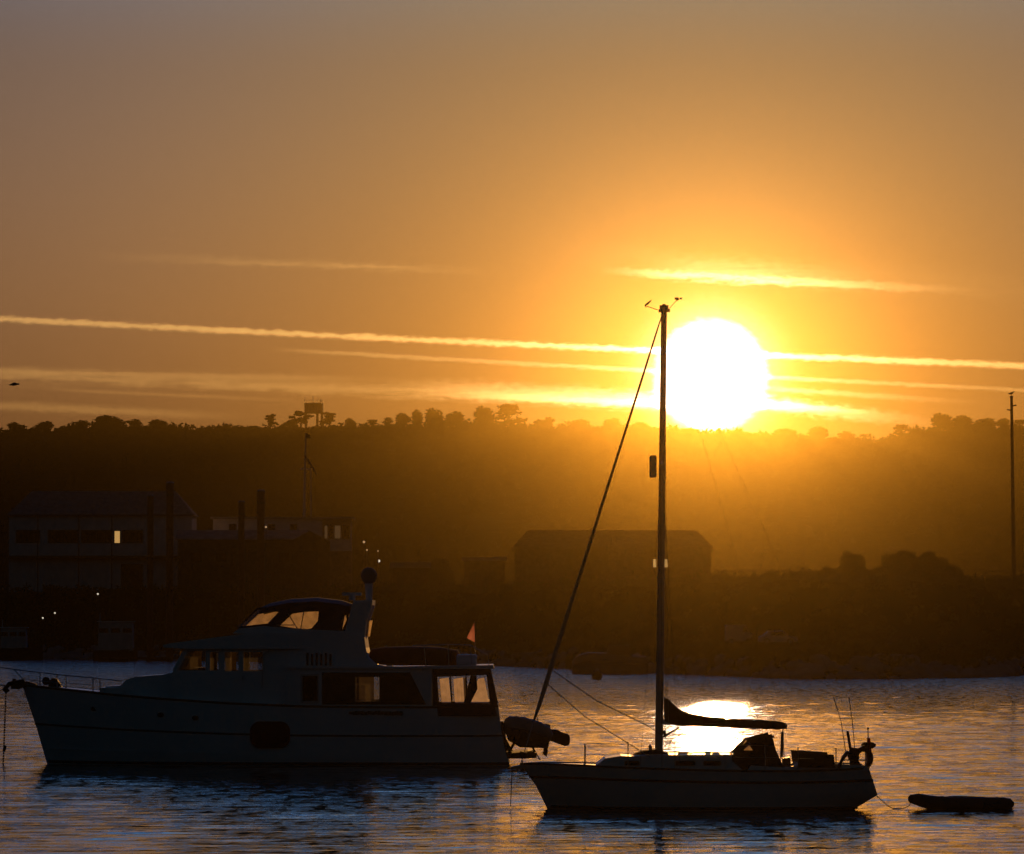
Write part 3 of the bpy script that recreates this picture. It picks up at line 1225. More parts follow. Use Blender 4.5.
# flag mast on the flat roof
YF_ = 700.5
xm, _, zb = W(305.5, 518, YF_)
zb = b2.location.z
zb = W(305, 518.5, YL + 3)[2]
fm = thing('flag_mast', 'white flag mast with yard, sloping gaff and small dark flag above the flat roof', 'mast', (xm, YL + 3, zb))
YM = YL + 3
a, b = W(304, 517, YM), W(306, 433, YM)
build('pole', MB().tube([(a[0], YM, zb), (W(305, 470, YM)[0], YM, W(0, 470, YM)[2]), (b[0], YM, b[2])], [.20, .15, .09], 8), 'paint_pale', fm)
a2, b2_ = W(311, 517, YM), W(311, 470, YM)
build('ladder_stay', MB().tube([(a2[0], YM, zb), (b2_[0], YM, b2_[2])], .08, 6), 'paint_pale', fm)
a, b = W(305, 456, YM), W(317, 475, YM)
build('gaff', MB().tube([(a[0], YM, a[2]), (b[0], YM, b[2])], [.20, .12], 6), 'trim_dark', fm)
a = W(305, 469, YM)
build('yard', MB().tube([(W(301, 0, YM)[0], YM, a[2]), (W(312, 0, YM)[0], YM, a[2])], .10, 6), 'paint_pale', fm)
build('flag', MB().sheet([W(306, 438, YM - .1), W(311, 438.5, YM - .1), W(309, 434.5, YM - .1), W(306, 433, YM - .1)], 8, 3, .12), 'trim_dark', fm)

# four mooring piles
PG = 'wooden mooring piles in front of the left buildings'
pil = None
for (px, tp, wpx, Y, lab) in ((150.5, 497, 6.4, 600, 'shorter wooden pile at left, in front of the window band'),
                              (170, 484, 7.5, 604, 'tallest wooden pile, at the right end of the large building'),
                              (241.5, 503, 6.4, 592, 'lowest-topped wooden pile, in front of the low shed'),
                              (261, 492, 7.5, 596, 'tall wooden pile in front of the shed, just left of the flag mast')):
    x, _, zt = W(px, tp, Y)
    r = wpx / F * Y / 2
    o = thing('mooring_pile', lab, 'pile', (x, Y, -1.3), PG)
    k = MB()
    n = 14
    rd = random.Random(int(px))
    k.tube([(x + rd.uniform(-.03, .03), Y, -1.3 + (zt + 1.3) * i / n) for i in range(n + 1)], [r * rd.uniform(.94, 1.05) for _ in range(n + 1)], 12)
    build('post', k, 'pile_wood', o, True)
    build('cap', MB().tube([(x, Y, zt - .02), (x, Y, zt + .16), (x, Y, zt + .34)], [r * 1.12, r * 1.1, r * .4], 12), 'trim_dark', o)
    build('band', MB().tube([(x, Y, zt - 1.6), (x, Y, zt - 1.3)], r * 1.13, 12), 'trim_dark', o)

# floating pontoon between the piles
pn = thing('pontoon', 'low dark floating pontoon at the feet of the wooden piles', 'pontoon', (-42, 598, 0))
build('deck', MB().box((-42.5, 602, 0.42), (24, 2.4, .22)), 'timber_wall', pn)
for k in range(5):
    build('float', MB().box((-52.5 + 5 * k, 602, 0.08), (2.6, 2.0, .44)), 'black_plastic', pn)

# tall pole at the right
YP = 500.0
x, _, zt = W(1011.5, 397, YP)
zg = lz(x, YP) - .5
tp_ = thing('tall_pole', 'tall slim pole with two short brackets near its top at the right edge', 'pole', (x, YP, zg))
xb = W(1014, 580, YP)[0]
build('shaft', MB().tube([(xb, YP, zg), ((x + xb) / 2, YP, (zg + zt) / 2), (x, YP, zt)], [.24, .20, .15], 10), 'trim_dark', tp_, True)
for (dz, ln) in ((1.0, .55), (1.5, -.5)):
    build('bracket', MB().tube([(x, YP, zt - dz), (x + ln, YP, zt - dz + .1)], .07, 6), 'trim_dark', tp_)
build('cap', MB().ball((x, YP, zt + .02), (.2, .2, .14), 10, 6), 'trim_dark', tp_)
gl = thing('seagull', 'small gull perched on top of the tall pole', 'bird', (x, YP, zt + .15))
g = MB()
g.loft([[(x + dx, YP + r * math.cos(t_) * .8, zt + .36 + dz + r * math.sin(t_)) for t_ in np.linspace(0, 2 * math.pi, 9)[:-1]]
        for dx, dz, r in ((-.36, .0, .02), (-.2, .02, .09), (0, .04, .14), (.14, .10, .12), (.2, .2, .08), (.26, .24, .075), (.33, .23, .03), (.40, .21, .01))])
g.tube([(x, YP - .04, zt + .14), (x, YP - .04, zt + .3)], .015, 5)
g.tube([(x, YP + .04, zt + .14), (x, YP + .04, zt + .3)], .015, 5)
build('body', g, 'feather', gl, True)

# railings along the top of the right bank
for (a, b, py, Y, lab, np_) in ((704, 832, 571, 497, 'thin post and rail fence on the bank right of the barn', 12),
                                (950, 1030, 571, 499, 'thin post and rail fence on the bank beside the tall pole', 8)):
    xa, xb_ = W(a, 0, Y)[0], W(b, 0, Y)[0]
    ft = thing('rail_fence', lab, 'fence', ((xa + xb_) / 2, Y, 9), 'fences on the right bank')
    zt = W(0, py, Y)[2]
    for k in range(np_):
        xx = xa + (xb_ - xa) * k / (np_ - 1)
        zg = lz(xx, Y) - .4
        build('post', MB().tube([(xx, Y, zg), (xx, Y, zt + .05)], .05, 5), 'trim_dark', ft)
    for dz in (0, .55):
        build('rail', MB().tube([(xa, Y - .06, zt - dz), (xb_, Y - .06, zt - dz)], .035, 5), 'trim_dark', ft)

# vehicles on the quay road, right


def car(name, px0, px1, ptop, pbot, Y, lab, cat, van, mt):
    x0, x1 = W(px0, 0, Y)[0], W(px1, 0, Y)[0]
    zg = lz((x0 + x1) / 2, Y)
    L = x1 - x0
    H = (pbot - ptop) / F * Y
    o = thing(name, lab, cat, ((x0 + x1) / 2, Y, zg))
    r = .33
    if van:
        pr = [(0, .3), (0, .95), (.04, 1.0), (.72, 1.0), (.86, .62), (.98, .55), (1.0, .3), (1.0, .18), (0, .18)]
    else:
        pr = [(0, .3), (.02, .58), (.10, .64), (.24, .97), (.62, 1.0), (.76, .64), (.97, .56), (1.0, .3), (.99, .18), (.01, .18)]
    build('body', MB().prism([(x0 + L * a, zg + H * b) for a, b in pr], Y - .85, Y + .85), mt, o)
    wn = [(.30, .66), (.32, .90), (.58, .92), (.70, .66)] if not van else [(.62, .64), (.62, .90), (.72, .90), (.82, .64)]
    build('side_window', MB().prism([(x0 + L * a, zg + H * b) for a, b in wn], Y - .87, Y - .853), 'window_dark', o)
    for k in (.2, .8):
        wl_ = build('wheel', MB().tube([(x0 + L * k, Y - .92, zg + r), (x0 + L * k, Y - .70, zg + r)], r, 14), 'rubber', o)
        build('hubcap', MB().tube([(x0 + L * k, Y - .94, zg + r), (x0 + L * k, Y - .921, zg + r)], r * .55, 10), 'alloy', wl_)


car('parked_van', 724, 752, 620, 640, 458, 'pale van parked on the dark quay right of the mast', 'van', True, 'paint_pale')
car('parked_car', 757, 796, 631, 645, 440, 'pale car parked on the quay right of the van', 'car', False, 'paint_pale')

# lamps along the quay and in front of the buildings
LG = 'small lit lamps along the far shore'
lmp = [(43, 618, 650, 'lit quay lamp lower left of a pair at the far left shore', 'lamp_white', .13),
       (55, 613, 652, 'lit quay lamp upper right of a pair at the far left shore', 'lamp_white', .13),
       (98, 594, 655, 'single lit lamp in the dark below the large building', 'lamp_white', .14),
       (266, 527, 668, 'lit lamp between the tall pile and the flag mast', 'lamp_warm', .15),
       (364, 542, 640, 'highest lamp of the cluster above the white dome', 'lamp_warm', .17),
       (367, 550, 641, 'second lamp down in the cluster above the white dome', 'lamp_warm', .12),
       (378, 551, 642, 'faint lamp at the upper right of the cluster near the white dome', 'lamp_warm', .10),
       (379, 561, 643, 'brightest lamp in the cluster to the right of the white dome', 'lamp_white', .19),
       (615, 648, 488, 'single lit lamp above the dark buoy in the middle of the shore', 'lamp_white', .15)]
for (px, py, Y, lab, mt, r) in lmp:
    x, _, z = W(px, py, Y)
    zg = lz(x, Y) - .3
    o = thing('quay_lamp', lab, 'lamp', (x, Y, zg), LG)
    build('post', MB().tube([(x, Y, zg), (x, Y, max(z - .15, zg + .5))], [.07, .05], 6), 'trim_dark', o)
    build('arm', MB().tube([(x, Y, z - .15), (x, Y, z - .02), (x, Y - .2, z + .16)], .03, 5), 'trim_dark', o)
    build('bulb', MB().ball((x, Y - .25, z), r, 10, 8), mt, o, True)


# ------------------------------------------------------------------ hulls
def hull_mb(st, Yc, keel, Y0, rake=None, deck=True):
    """stations: px at sheer, px at 65 %, px at waterline, py sheer, half beam sheer, half beam waterline"""
    S = [0, .12, .3, .5, .65, .82, 1.0]
    rings = []
    for (ps, pm, pw, py, hs_, hw) in st:
        zs = W(ps, py, Y0)[2]
        side = []
        for s in S:
            px = np.interp(s, [0, .65, 1], [ps, pm, pw])
            fl = hw + (hs_ - hw) * (1 - s) ** 0.8
            side.append((W(px, 0, Y0)[0], fl, zs * (1 - s)))
        xk = side[-1][0]
        side.append((xk, hw * .82, -keel * .45))
        side.append((xk, 0.01, -keel))
        ring = [(x, Yc - h, z) for x, h, z in side] + [(x, Yc + h, z) for x, h, z in reversed(side)]
        rings.append(ring)
    mb = MB().loft(rings, cap=True, closed=False)
    # deck
    n = len(rings[0])
    v, f = [], []
    for r in rings:
        v += [(r[0][0], r[0][1], r[0][2] - .02), (r[-1][0], r[-1][1], r[-1][2] - .02)]
    for i in range(len(rings) - 1):
        f.append((2 * i, 2 * i + 1, 2 * i + 3, 2 * i + 2))
    mb.add(v, f)
    return mb, rings


def strake(rings, s, r, Yc):
    """a rubbing strip along the near and far side; s = 0 at the sheer, 1 at the waterline"""
    S = [0, .12, .3, .5, .65, .82, 1.0]
    k = MB()
    for side in (0, 1):
        pts = []
        for rg in rings:
            x = np.interp(s, S, [p[0] for p in rg[:7]])
            y = np.interp(s, S, [p[1] for p in rg[:7]])
            z = np.interp(s, S, [p[2] for p in rg[:7]])
            if side:
                y = 2 * Yc - y
            pts.append((x, y, z))
        k.tube(pts, r, 6)
    return k


# ------------------------------------------------------------------ motor yacht
YN, YC, YF = 170.0, 172.4, 174.8
o0 = W(265, 765, YC)
my = thing('motor_yacht', 'white motor yacht with flybridge enclosure, at anchor at left with lit stern windows', 'motor yacht', (o0[0], YC, 0))
ST = [(18, 36, 47, 684, .04, .02), (30, 46, 57, 685, .55, .22), (48, 62, 73, 687, 1.0, .5), (80, 90, 98, 690, 1.55, .95),
      (120, 126, 132, 694, 1.95, 1.4), (170, 173, 176, 698, 2.2, 1.8), (230, 231, 232, 702, 2.35, 2.08), (300, 300, 300, 705, 2.4, 2.2),
      (370, 370, 370, 706, 2.4, 2.25), (440, 440, 441, 706, 2.38, 2.25), (480, 482, 485, 706, 2.3, 2.18), (498, 503, 510, 705, 2.2, 2.1)]
hm_, hr = hull_mb(ST, YC, .9, YN)
hull = build('hull', hm_, 'gelcoat', my, True)
build('rubbing_strake', strake(hr, .50, .035, YC), 'trim_dark', hull)
build('sheer_rail', strake(hr, .02, .04, YC), 'teak', hull)
build('boot_stripe', strake(hr, .965, .055, YC), 'boot_stripe', hull)
build('spray_rail', strake(hr[:7], .80, .03, YC), 'gelcoat', hull)
for px, py in ((92, 709), (160, 715), (195, 718)):
    x, _, z = W(px, py, YN)
    h = np.interp(x, [r[2][0] for r in hr], [r[2][1] for r in hr])
    k = MB()
    ring = [(x + .13 * math.cos(a), z + .085 * math.sin(a)) for a in np.linspace(0, 2 * math.pi, 17)[:-1]]
    k.prism(ring, h - .05, h + .12)
    build('porthole', k, 'window_dark', hull)


def rrect(px0, py0, px1, py1, r, Y, n=5):
    a = W(px0, py1, Y)
    b = W(px1, py0, Y)
    x0, z0, x1, z1 = a[0], a[2], b[0], b[2]
    P = []
    for cx, cz, t0 in ((x1 - r, z0 + r, -90), (x1 - r, z1 - r, 0), (x0 + r, z1 - r, 90), (x0 + r, z0 + r, 180)):
        for k in range(n + 1):
            t = R(t0 + 90 * k / n)
            P.append((cx + r * math.cos(t), cz + r * math.sin(t)))
    return P


h = np.interp(W(270, 0, YN)[0], [r[3][0] for r in hr], [r[3][1] for r in hr])
build('side_hatch', MB().prism(rrect(250, 721.5, 290, 748, .36, YN, 8), h - .06, h + .10), 'maroon', hull)
# name board below the saloon windows
hb = 170.0
nb = MB()
rd = random.Random(2)
pxx = 349.0
while pxx < 403:
    wv = rd.uniform(1.6, 3.6)
    nb.prism(rect(pxx, 711 + rd.uniform(-.5, .8), min(pxx + wv, 403), 714.5 + rd.uniform(-.5, .8), YN), YN - .03, YN + .1)
    pxx += wv + .25
build('name_board', nb, 'trim_dark', hull)

# trunk cabin on the foredeck
P = lambda l, Y=YN: [(W(a, b, Y)[0], W(a, b, Y)[2]) for a, b in l]
build('trunk_cabin', MB().prism(P([(100, 694), (103, 687), (118, 686), (124, 680), (134, 677), (160, 675), (176, 672), (176, 703)]), YC - 1.35, YC + 1.35), 'gelcoat', my)
build('foredeck_step', MB().prism(P([(98, 693.5), (99, 688), (121, 688), (121, 694)]), YC - 1.75, YC + 1.75), 'gelcoat', my)


# pilothouse: hollow shell with window openings on both sides
def opening(px0, py0, px1, py1, sk0=0.0, sk1=0.0):
    return P([(px0 + sk0, py1), (px1 + sk1, py1), (px1, py0), (px0, py0)])


PW = [[(177, 670.5), (205, 670.5), (205, 651), (187, 651)], [(209.5, 670.5), (218, 670.5), (218, 652), (209.5, 652)],
      [(224, 671), (238, 671), (238, 652), (224, 652)], [(243, 671), (262, 671), (262, 652), (243, 652)]]
out_ = P([(172, 704), (286, 704), (286, 649), (184, 649), (172, 672)])
YPN, YPF = YC - 2.05, YC + 2.05
ph = build('pilothouse', MB().prism(out_, YPN, YPN + .08, [P(w) for w in PW]).prism(out_, YPF - .08, YPF, [P(w) for w in PW])
           .prism(P([(280, 704), (286, 704), (286, 649), (280, 649)]), YPN + .08, YPF - .08)
           .prism(P([(171.5, 704), (174.5, 704), (174.5, 671), (171.5, 672)]), YPN + .08, YPF - .08), 'gelcoat', my)
for i, w in enumerate(PW):
    build('side_window', MB().prism(P(w), YPN + .02, YPN + .03), 'window_glass', ph)
# amber cloth added inside the far windows for the sun glow seen through
for (a, b, mt) in ((180, 202, 'amber_glow_cloth'), (210, 217, 'amber_glow_cloth'), (231.5, 236.5, 'amber_glow_cloth'), (243, 248, 'amber_glow_cloth')):
    build('glow_sheet', MB().sheet([W(a, 671, YPF), W(b, 671, YPF), W(b, 651, YPF), W(a, 651, YPF)], 8, 2, .015).add([], []), mt, ph)
for k in ph.children:
    if k.name.startswith('glow_sheet'):
        k.location = (0, -.12, 0)
ws = MB()
for y0, y1 in ((YPN + .08, YC - .66), (YC - .60, YC + .60), (YC + .66, YPF - .08)):
    a, b = W(174.5, 671, YN), W(185, 650, YN)
    ws.add([(a[0], y0, a[2]), (a[0], y1, a[2]), (b[0], y1, b[2]), (b[0], y0, b[2])], [(0, 1, 2, 3)])
build('windscreen', ws, 'window_glass', ph)
wp = MB()
for yy in (YPN + .05, YC - .63, YC + .63, YPF - .05):
    a, b = W(173, 671, YN), W(184, 650, YN)
    wp.tube([(a[0], yy, a[2]), (b[0], yy, b[2])], .06, 6)
build('windscreen_frame', wp, 'gelcoat', ph)
build('helm_console', MB().prism(P([(182, 704), (205, 704), (205, 668), (190, 668)]), YC - 1.0, YC + 1.0), 'interior', ph)
dr = MB()
dr.prism(rrect(221, 650.5, 241, 701, .07, YN), YPN - .035, YPN - .012, [P([(224, 671), (238, 671), (238, 652), (224, 652)])])
build('side_door', dr, 'gelcoat', ph)
build('grab_rail', MB().tube([W(262, 688, YPN - .1), W(263, 655, YPN - .1), W(270, 650, YPN - .1)], .02, 6), 'steel', ph)
hl = W(243, 678, YPN - .06)
build('handle', MB().box((hl[0], YPN - .06, hl[2]), (.04, .05, .16)), 'steel', ph)

# roof brow and flybridge coaming
build('roof_brow', MB().prism(P([(162.5, 645), (170, 643.2), (245, 633.6), (300, 633.6), (300, 648.9), (186, 648.9), (163, 647.4)]), YC - 2.25, YC + 2.25), 'gelcoat', my)
build('flybridge_coaming', MB().prism(P([(232, 633.5), (238, 628.5), (262, 626), (300, 629), (345, 631), (364, 637), (365.5, 648), (368, 658), (376, 665), (392, 668.4), (286.2, 668.4), (286.2, 649), (300.1, 649), (300.1, 633.5)]), YC - 2.1, YC + 2.1), 'gelcoat', my)
vg = MB()
for k in range(6):
    a = 306 + k * 4.6
    vg.prism(rect(a, 653 + (k % 2), a + 2.2, 665.5, YN), YC - 2.13, YC - 2.102)
vg.prism(rect(304, 666, 334, 667.4, YN), YC - 2.13, YC - 2.102)
build('vent_grille', vg, 'trim_dark', my)

# flybridge enclosure: canvas roof, clear panels
YEN, YEF = YC - 1.75, YC + 1.75
ctop = [(258, 607), (268, 602.5), (288, 598.5), (315, 597), (340, 600), (352, 604)]
rings = []
for a, b in ctop:
    ring = []
    for u in np.linspace(-1, 1, 9):
        x, _, z = W(a, b, YN)
        ring.append((x, YC + u * 1.8, z - .16 * u * u))
    for u in np.linspace(1, -1, 9):
        x, _, z = W(a, b + (4 if a > 260 else 2), YN)
        ring.append((x, YC + u * 1.75, z - .20 * u * u))
    rings.append(ring)
cv = build('canvas_top', MB().loft(rings), 'canvas_navy', my, True)


def panel(pts, Y, th_=.012):
    return MB().prism(P(pts), Y, Y + th_)


WIN = [[(274, 626), (287, 613.5), (300, 611.5), (318, 611), (317, 621), (311, 628), (303, 634), (294, 629.5)],
       [(338, 630), (340.5, 616), (345, 612), (349, 612), (346, 620), (341.5, 630)]]
scr = [(262, 630), (285, 604.5), (320, 603), (350, 606), (345, 634), (262, 634)]
for Y, mt in ((YEN, 'clear_vinyl'), (YEF, 'frosted_vinyl')):
    e = build('canvas_side', MB().prism(P(scr), Y, Y + .03, [P(w) for w in WIN]), 'canvas_navy', cv)
    for w in WIN:
        build('clear_panel', panel(w, Y + .008), mt, cv)
# front screen of the enclosure, wrapping round to the side
fw = MB()
fw.add([(W(236, 627, YN)[0], YC - 1.55, W(0, 627, YN)[2]), (W(236, 627, YN)[0], YC + 1.55, W(0, 627, YN)[2]),
        (W(257, 608, YN)[0], YC + 1.65, W(0, 608, YN)[2]), (W(257, 608, YN)[0], YC - 1.65, W(0, 608, YN)[2])], [(0, 1, 2, 3)])
build('front_screen', fw, 'clear_vinyl', cv)
for Y, mt in ((YEN + .05, 'clear_vinyl'), (YEF - .05, 'frosted_vinyl')):
    build('quarter_panel', panel([(238, 627), (257, 609.5), (279, 612), (271, 623)], Y), mt, cv)
build('quarter_trim', MB().prism(P([(236, 628.5), (256, 607.5), (284, 606), (272, 626), (262, 627.5)]), YEN + .03, YEN + .045,
                                 [P([(239, 626.5), (257, 609.8), (278.5, 612), (270.5, 623)])])
      .prism(P([(236, 628.5), (256, 607.5), (284, 606), (272, 626), (262, 627.5)]), YEF - .03, YEF - .015,
             [P([(239, 626.5), (257, 609.8), (278.5, 612), (270.5, 623)])]), 'canvas_navy', cv)
fr = MB()
for Y in (YEN + .10, YEF - .12):
    for l in (((287, 612), (300, 633)), ((304, 610), (300, 633)), ((276, 625), (294, 625)), ((262, 630), (285, 606))):
        fr.tube([W(*l[0], Y), W(*l[1], Y)], .018, 6)
build('canopy_frame', fr, 'steel', cv)
build('dashboard', MB().prism(P([(255, 634), (262, 627), (275, 626), (288, 628), (300, 634)]), YC - 1.5, YC + 1.5), 'black_plastic', my)
st_ = MB().prism(P([(304, 634), (306, 629), (312, 628), (316, 621), (320, 621), (320, 634)]), YC - .9, YC + .9)
build('helm_seat', st_, 'canvas_navy', my)
# radar arch
build('radar_arch', MB().prism(P([(343, 637), (352, 603.5), (372, 600), (371.5, 606), (366, 622), (364.5, 637)]), YC - 2.0, YC - 1.72)
      .prism(P([(343, 637), (352, 603.5), (372, 600), (371.5, 606), (366, 622), (364.5, 637)]), YC + 1.72, YC + 2.0)
      .prism(P([(352, 604), (353, 600.5), (372, 599.8), (371.5, 605)]), YC - 1.72, YC + 1.72), 'gelcoat', my)
build('arch_edge_glow', panel([(363, 637), (365.5, 621), (369.5, 620), (366.5, 637)], YEF - .1), 'frosted_vinyl', my)  # translucent sliver added for the sunlight on the arch's rear edge
rx, _, rz_ = W(369, 576, YC)
dm = build('satellite_dome', MB().ball((rx, YC, rz_), (.31, .31, .33), 16, 12), 'boat_grey', my, True)
build('dome_pedestal', MB().tube([(rx, YC, W(0, 601, YC)[2]), (rx, YC, rz_ - .25)], [.12, .16], 10), 'gelcoat', dm)
rd_ = W(352, 594, YC)
build('radar_scanner', MB().box((rd_[0], YC, rd_[2]), (.75, .16, .12)).tube([(rd_[0], YC, rd_[2] - .25), (rd_[0], YC, rd_[2])], .12, 8), 'gelcoat', my)

# saloon: hollow shell
SW = [[(302.5, 701), (317.5, 701), (317.5, 676), (302.5, 676)], [(326, 704), (352, 704), (352, 674.5), (326, 674.5)],
      [(355, 701.5), (405, 701.5), (405, 677), (355, 677)]]
sal = P([(286.1, 706.5), (432, 706.5), (432, 668.5), (286.1, 668.5)])
fh = [P([(355, 701.5), (376, 701.5), (376, 677), (355, 677)])]
YSN, YSF = YC - 2.36, YC + 2.36
sl = build('saloon', MB().prism(sal, YSN, YSN + .08, [P(w) for w in SW[:1]] + [P(SW[2])]).prism(sal, YSF - .08, YSF, fh)
           .prism(P([(286.1, 706.5), (290, 706.5), (290, 668.5), (286.1, 668.5)]), YSN + .08, YSF - .08), 'gelcoat', my)
build('window_band', MB().prism(P([(322, 704.5), (426, 704.5), (410, 672.5), (322, 672.5)]), YSN - .022, YSN - .004, [P(SW[2])]), 'interior', sl)
build('saloon_window', MB().prism(P(SW[2]), YSN + .03, YSN + .04), 'window_glass', sl)
df = MB().prism(P([(300.5, 703), (319, 703), (319, 674), (300.5, 674)]), YSN - .03, YSN - .004, [P(SW[0])])
build('side_door_frame', df, 'paint_pale', sl)
build('side_door_pane', MB().prism(P(SW[0]), YSN + .02, YSN + .03), 'window_dark', sl)
build('curtain', MB().sheet([W(357, 700.5, YSF - .2), W(374, 700.5, YSF - .2), W(374, 677, YSF - .2), W(357, 677, YSF - .2)], 14, 3, .02), 'curtain_dim', sl)
build('cabin_lining', MB().prism(P([(377, 705), (431, 705), (431, 670), (377, 670)]), YC + .6, YC + .65), 'interior', sl)
build('bulkhead', MB().prism(P([(428, 706), (432, 706), (432, 669), (428, 669)]), YSN + .09, YSF - .09), 'interior', sl)

# aft deck: walls with openings, curtains on the far side
AW = P([(437, 704), (490, 704), (486.5, 675), (435, 677)])
aft = P([(432.1, 706.5), (498, 706.5), (490, 669), (432.1, 669)])
ad_ = build('aft_deck_side', MB().prism(aft, YSN, YSN + .07, [AW]), 'canvas_navy', my)
build('aft_deck_side', MB().prism(aft, YSF - .07, YSF, [AW]), 'canvas_navy', my)
for i, (a, b, c_, d_) in enumerate(((441.5, 451, 448.5, 439.5), (455, 464.5, 463, 453.5), (469, 489, 484, 478))):
    cu = MB()
    yq = YSF - .16
    cu.sheet([W(a, 703, yq), W(b, 703, yq), W(c_, 677.5, yq), W(d_, 679, yq)], 12, 4, .035, seed=i)
    build('curtain', cu, 'curtain', ad_)
build('curtain', MB().sheet([W(464.5, 703, YSF - .2), W(470, 703, YSF - .2), W(466, 677.5, YSF - .2), W(463.5, 678, YSF - .2)], 6, 4, .02), 'curtain_dim', ad_)
pf = MB()
for (a, b) in (((452, 704), (450, 676.5)), ((467, 704), (466, 676))):
    pf.tube([W(*a, YSN + .03), W(*b, YSN + .03)], .03, 6)
build('window_mullion', pf, 'trim_dark', ad_)
build('stern_chair', MB().prism(P([(463, 704), (466, 693), (470, 676.5), (476, 676.5), (477, 690), (470, 704)]), YC - .2, YC + .3), 'canvas_navy', ad_)
build('tonneau_panel', MB().prism(P([(438, 716), (497, 716), (494, 705), (437, 705)]), YSN - .028, YSN - .004), 'canvas_navy', ad_)
build('boat_deck', MB().prism(P([(286, 668.4), (286, 665.5), (400, 667), (493, 665), (494, 668.9), (432, 668.9)]), YC - 2.45, YC + 2.45), 'gelcoat', my)

# bow: pulpit, rails, windlass, anchor chain
build('bow_pulpit', MB().prism(P([(4.5, 690), (4.5, 686.5), (11, 683.5), (20, 682), (30, 684.6), (30, 686.5), (20, 687.5), (12, 690)]), YC - .28, YC + .28), 'teak', my)
build('windlass', MB().prism(P([(42, 688), (43, 682), (46, 679), (50, 679), (53, 683), (56, 688)]), YC - .25, YC + .25).tube([W(46, 681, YC - .45), W(46, 681, YC + .45)], .16, 10), 'black_plastic', my)
an = MB()
an.tube([W(5, 689, YC), W(9, 684, YC), W(25, 681, YC)], .09, 8)
an.tube([W(4, 688, YC), W(8, 692, YC)], .10, 8)
an.tube([W(13, 683, YC), W(13.5, 679.5, YC), W(16, 680, YC)], .05, 6)
build('anchor', an, 'black_plastic', my, True)
ch = MB()
zz0, zz1 = W(6, 690, YC), W(3, 768, YC)
for k in range(30):
    u0, u1 = k / 30, (k + .8) / 30
    ch.tube([[zz0[i] + (zz1[i] - zz0[i]) * u for i in range(3)] for u in (u0, u1)], .034, 5)
u = W(4.5, 748, YC)
ch.tube([(u[0] + .03, u[1], u[2] + .1), (u[0] - .02, u[1], u[2] - .12)], .06, 6)
build('anchor_chain', ch, 'trim_dark', my)
for side in (-1, 1):
    hbx = [(0, .25), (18, .3), (40, 1.0), (56, 1.2), (66, 1.35), (95, 1.7), (122, 1.9)]
    tops = [(-3, 667), (22, 670.5), (40, 672.5), (57, 674.5), (66, 675.5), (93, 678), (122, 681)]
    k = MB()
    k.tube([W(a, b, YC + side * h[1]) for (a, b), h in zip(tops, hbx)], .022, 6)
    k.tube([W(22, 679, YC + side * .5), W(40, 681, YC + side * 1.0), W(57, 682.5, YC + side * 1.2), W(66, 683, YC + side * 1.35), W(93, 685, YC + side * 1.7)], .012, 5)
    k.tube([W(14, 670, YC + side * .4), W(25, 681, YC + side * .5)], .02, 6)
    bases = [(40, 687), (57, 688.5), (66, 689), (93, 692), (100, 693)]
    for (a, b), hh in zip(bases, (1.0, 1.2, 1.35, 1.7, 1.75)):
        tp2 = np.interp(a, [q[0] for q in tops], [q[1] for q in tops])
        k.tube([W(a, b, YC + side * hh), W(a, tp2, YC + side * hh)], .02, 6)
    if side == -1:
        k.tube([W(-8, 684.5, YC - .1), W(6, 685.5, YC - .1)], .03, 6)
    build('bow_rail', k, 'steel', my, True)

# stern: boat-deck rail, swim platform, davits
rr = MB()
for (a, b) in (((424, 645.5), (426, 667)), ((448, 644.5), (449, 667)), ((470, 645), (472, 667)), ((488, 655), (489, 666))):
    rr.tube([W(*a, YC - 2.2), W(*b, YC - 2.2)], .018, 6)
rr.tube([W(412, 645.5, YC - 2.2), W(448, 644.5, YC - 2.2), W(470, 645, YC - 2.2), W(488, 655, YC - 2.2)], .02, 6)
build('boat_deck_rail', rr, 'steel', my)
build('swim_platform', MB().prism(P([(505, 759), (505, 754), (528, 752), (536, 753), (537, 758), (528, 759)]), YC - 2.0, YC + 2.0), 'teak', my)
build('stern_locker', MB().prism(P([(497.5, 752), (496.5, 722), (503, 722), (506, 740), (513, 752)]), YC - 1.2, YC + 1.2), 'trim_dark', my)
dv = MB()
for yy in (YC - .9, YC + .9):
    dv.tube([W(508, 754, yy), W(516, 740, yy), W(520, 733, yy)], .05, 8)
    dv.tube([W(536, 754, yy), W(530, 742, yy)], .04, 8)
    dv.tube([W(524, 757, yy), W(531, 752, yy), W(531, 756, yy)], .04, 8)
build('davit', dv, 'trim_dark', my, True)

# pennant at the stern
fl = W(475.5, 648, YC - .5)
fg = thing('pennant', 'small orange triangular pennant glowing on a short staff at the motor yacht stern', 'flag', fl)
build('staff', MB().tube([W(475.8, 668, YC - .5), W(474.6, 621, YC - .5)], [.025, .012], 6), 'steel', fg)
k = MB()
pts = [((474.4, 622.5), (474.5, 622.5))] + [((474.5 - 8.2 * u + 2 * u * u * .2, 622.5 + 15.5 * u), (475.1, 622.5 + 20 * u)) for u in (.2, .4, .6, .8, 1.0)]
v, f_ = [], []
for i, (a, b) in enumerate(pts):
    for u in np.linspace(0, 1, 6):
        q = W(a[0] + (b[0] - a[0]) * u, a[1] + (b[1] - a[1]) * u, YC - .5)
        v.append((q[0], q[1] + .05 * math.sin(u * 7 + i * .6), q[2]))
for i in range(len(pts) - 1):
    for j in range(5):
        n = i * 6 + j
        f_.append((n, n + 1, n + 7, n + 6))
k.add(v, f_)
build('cloth', k, 'flag_cloth', fg, True)

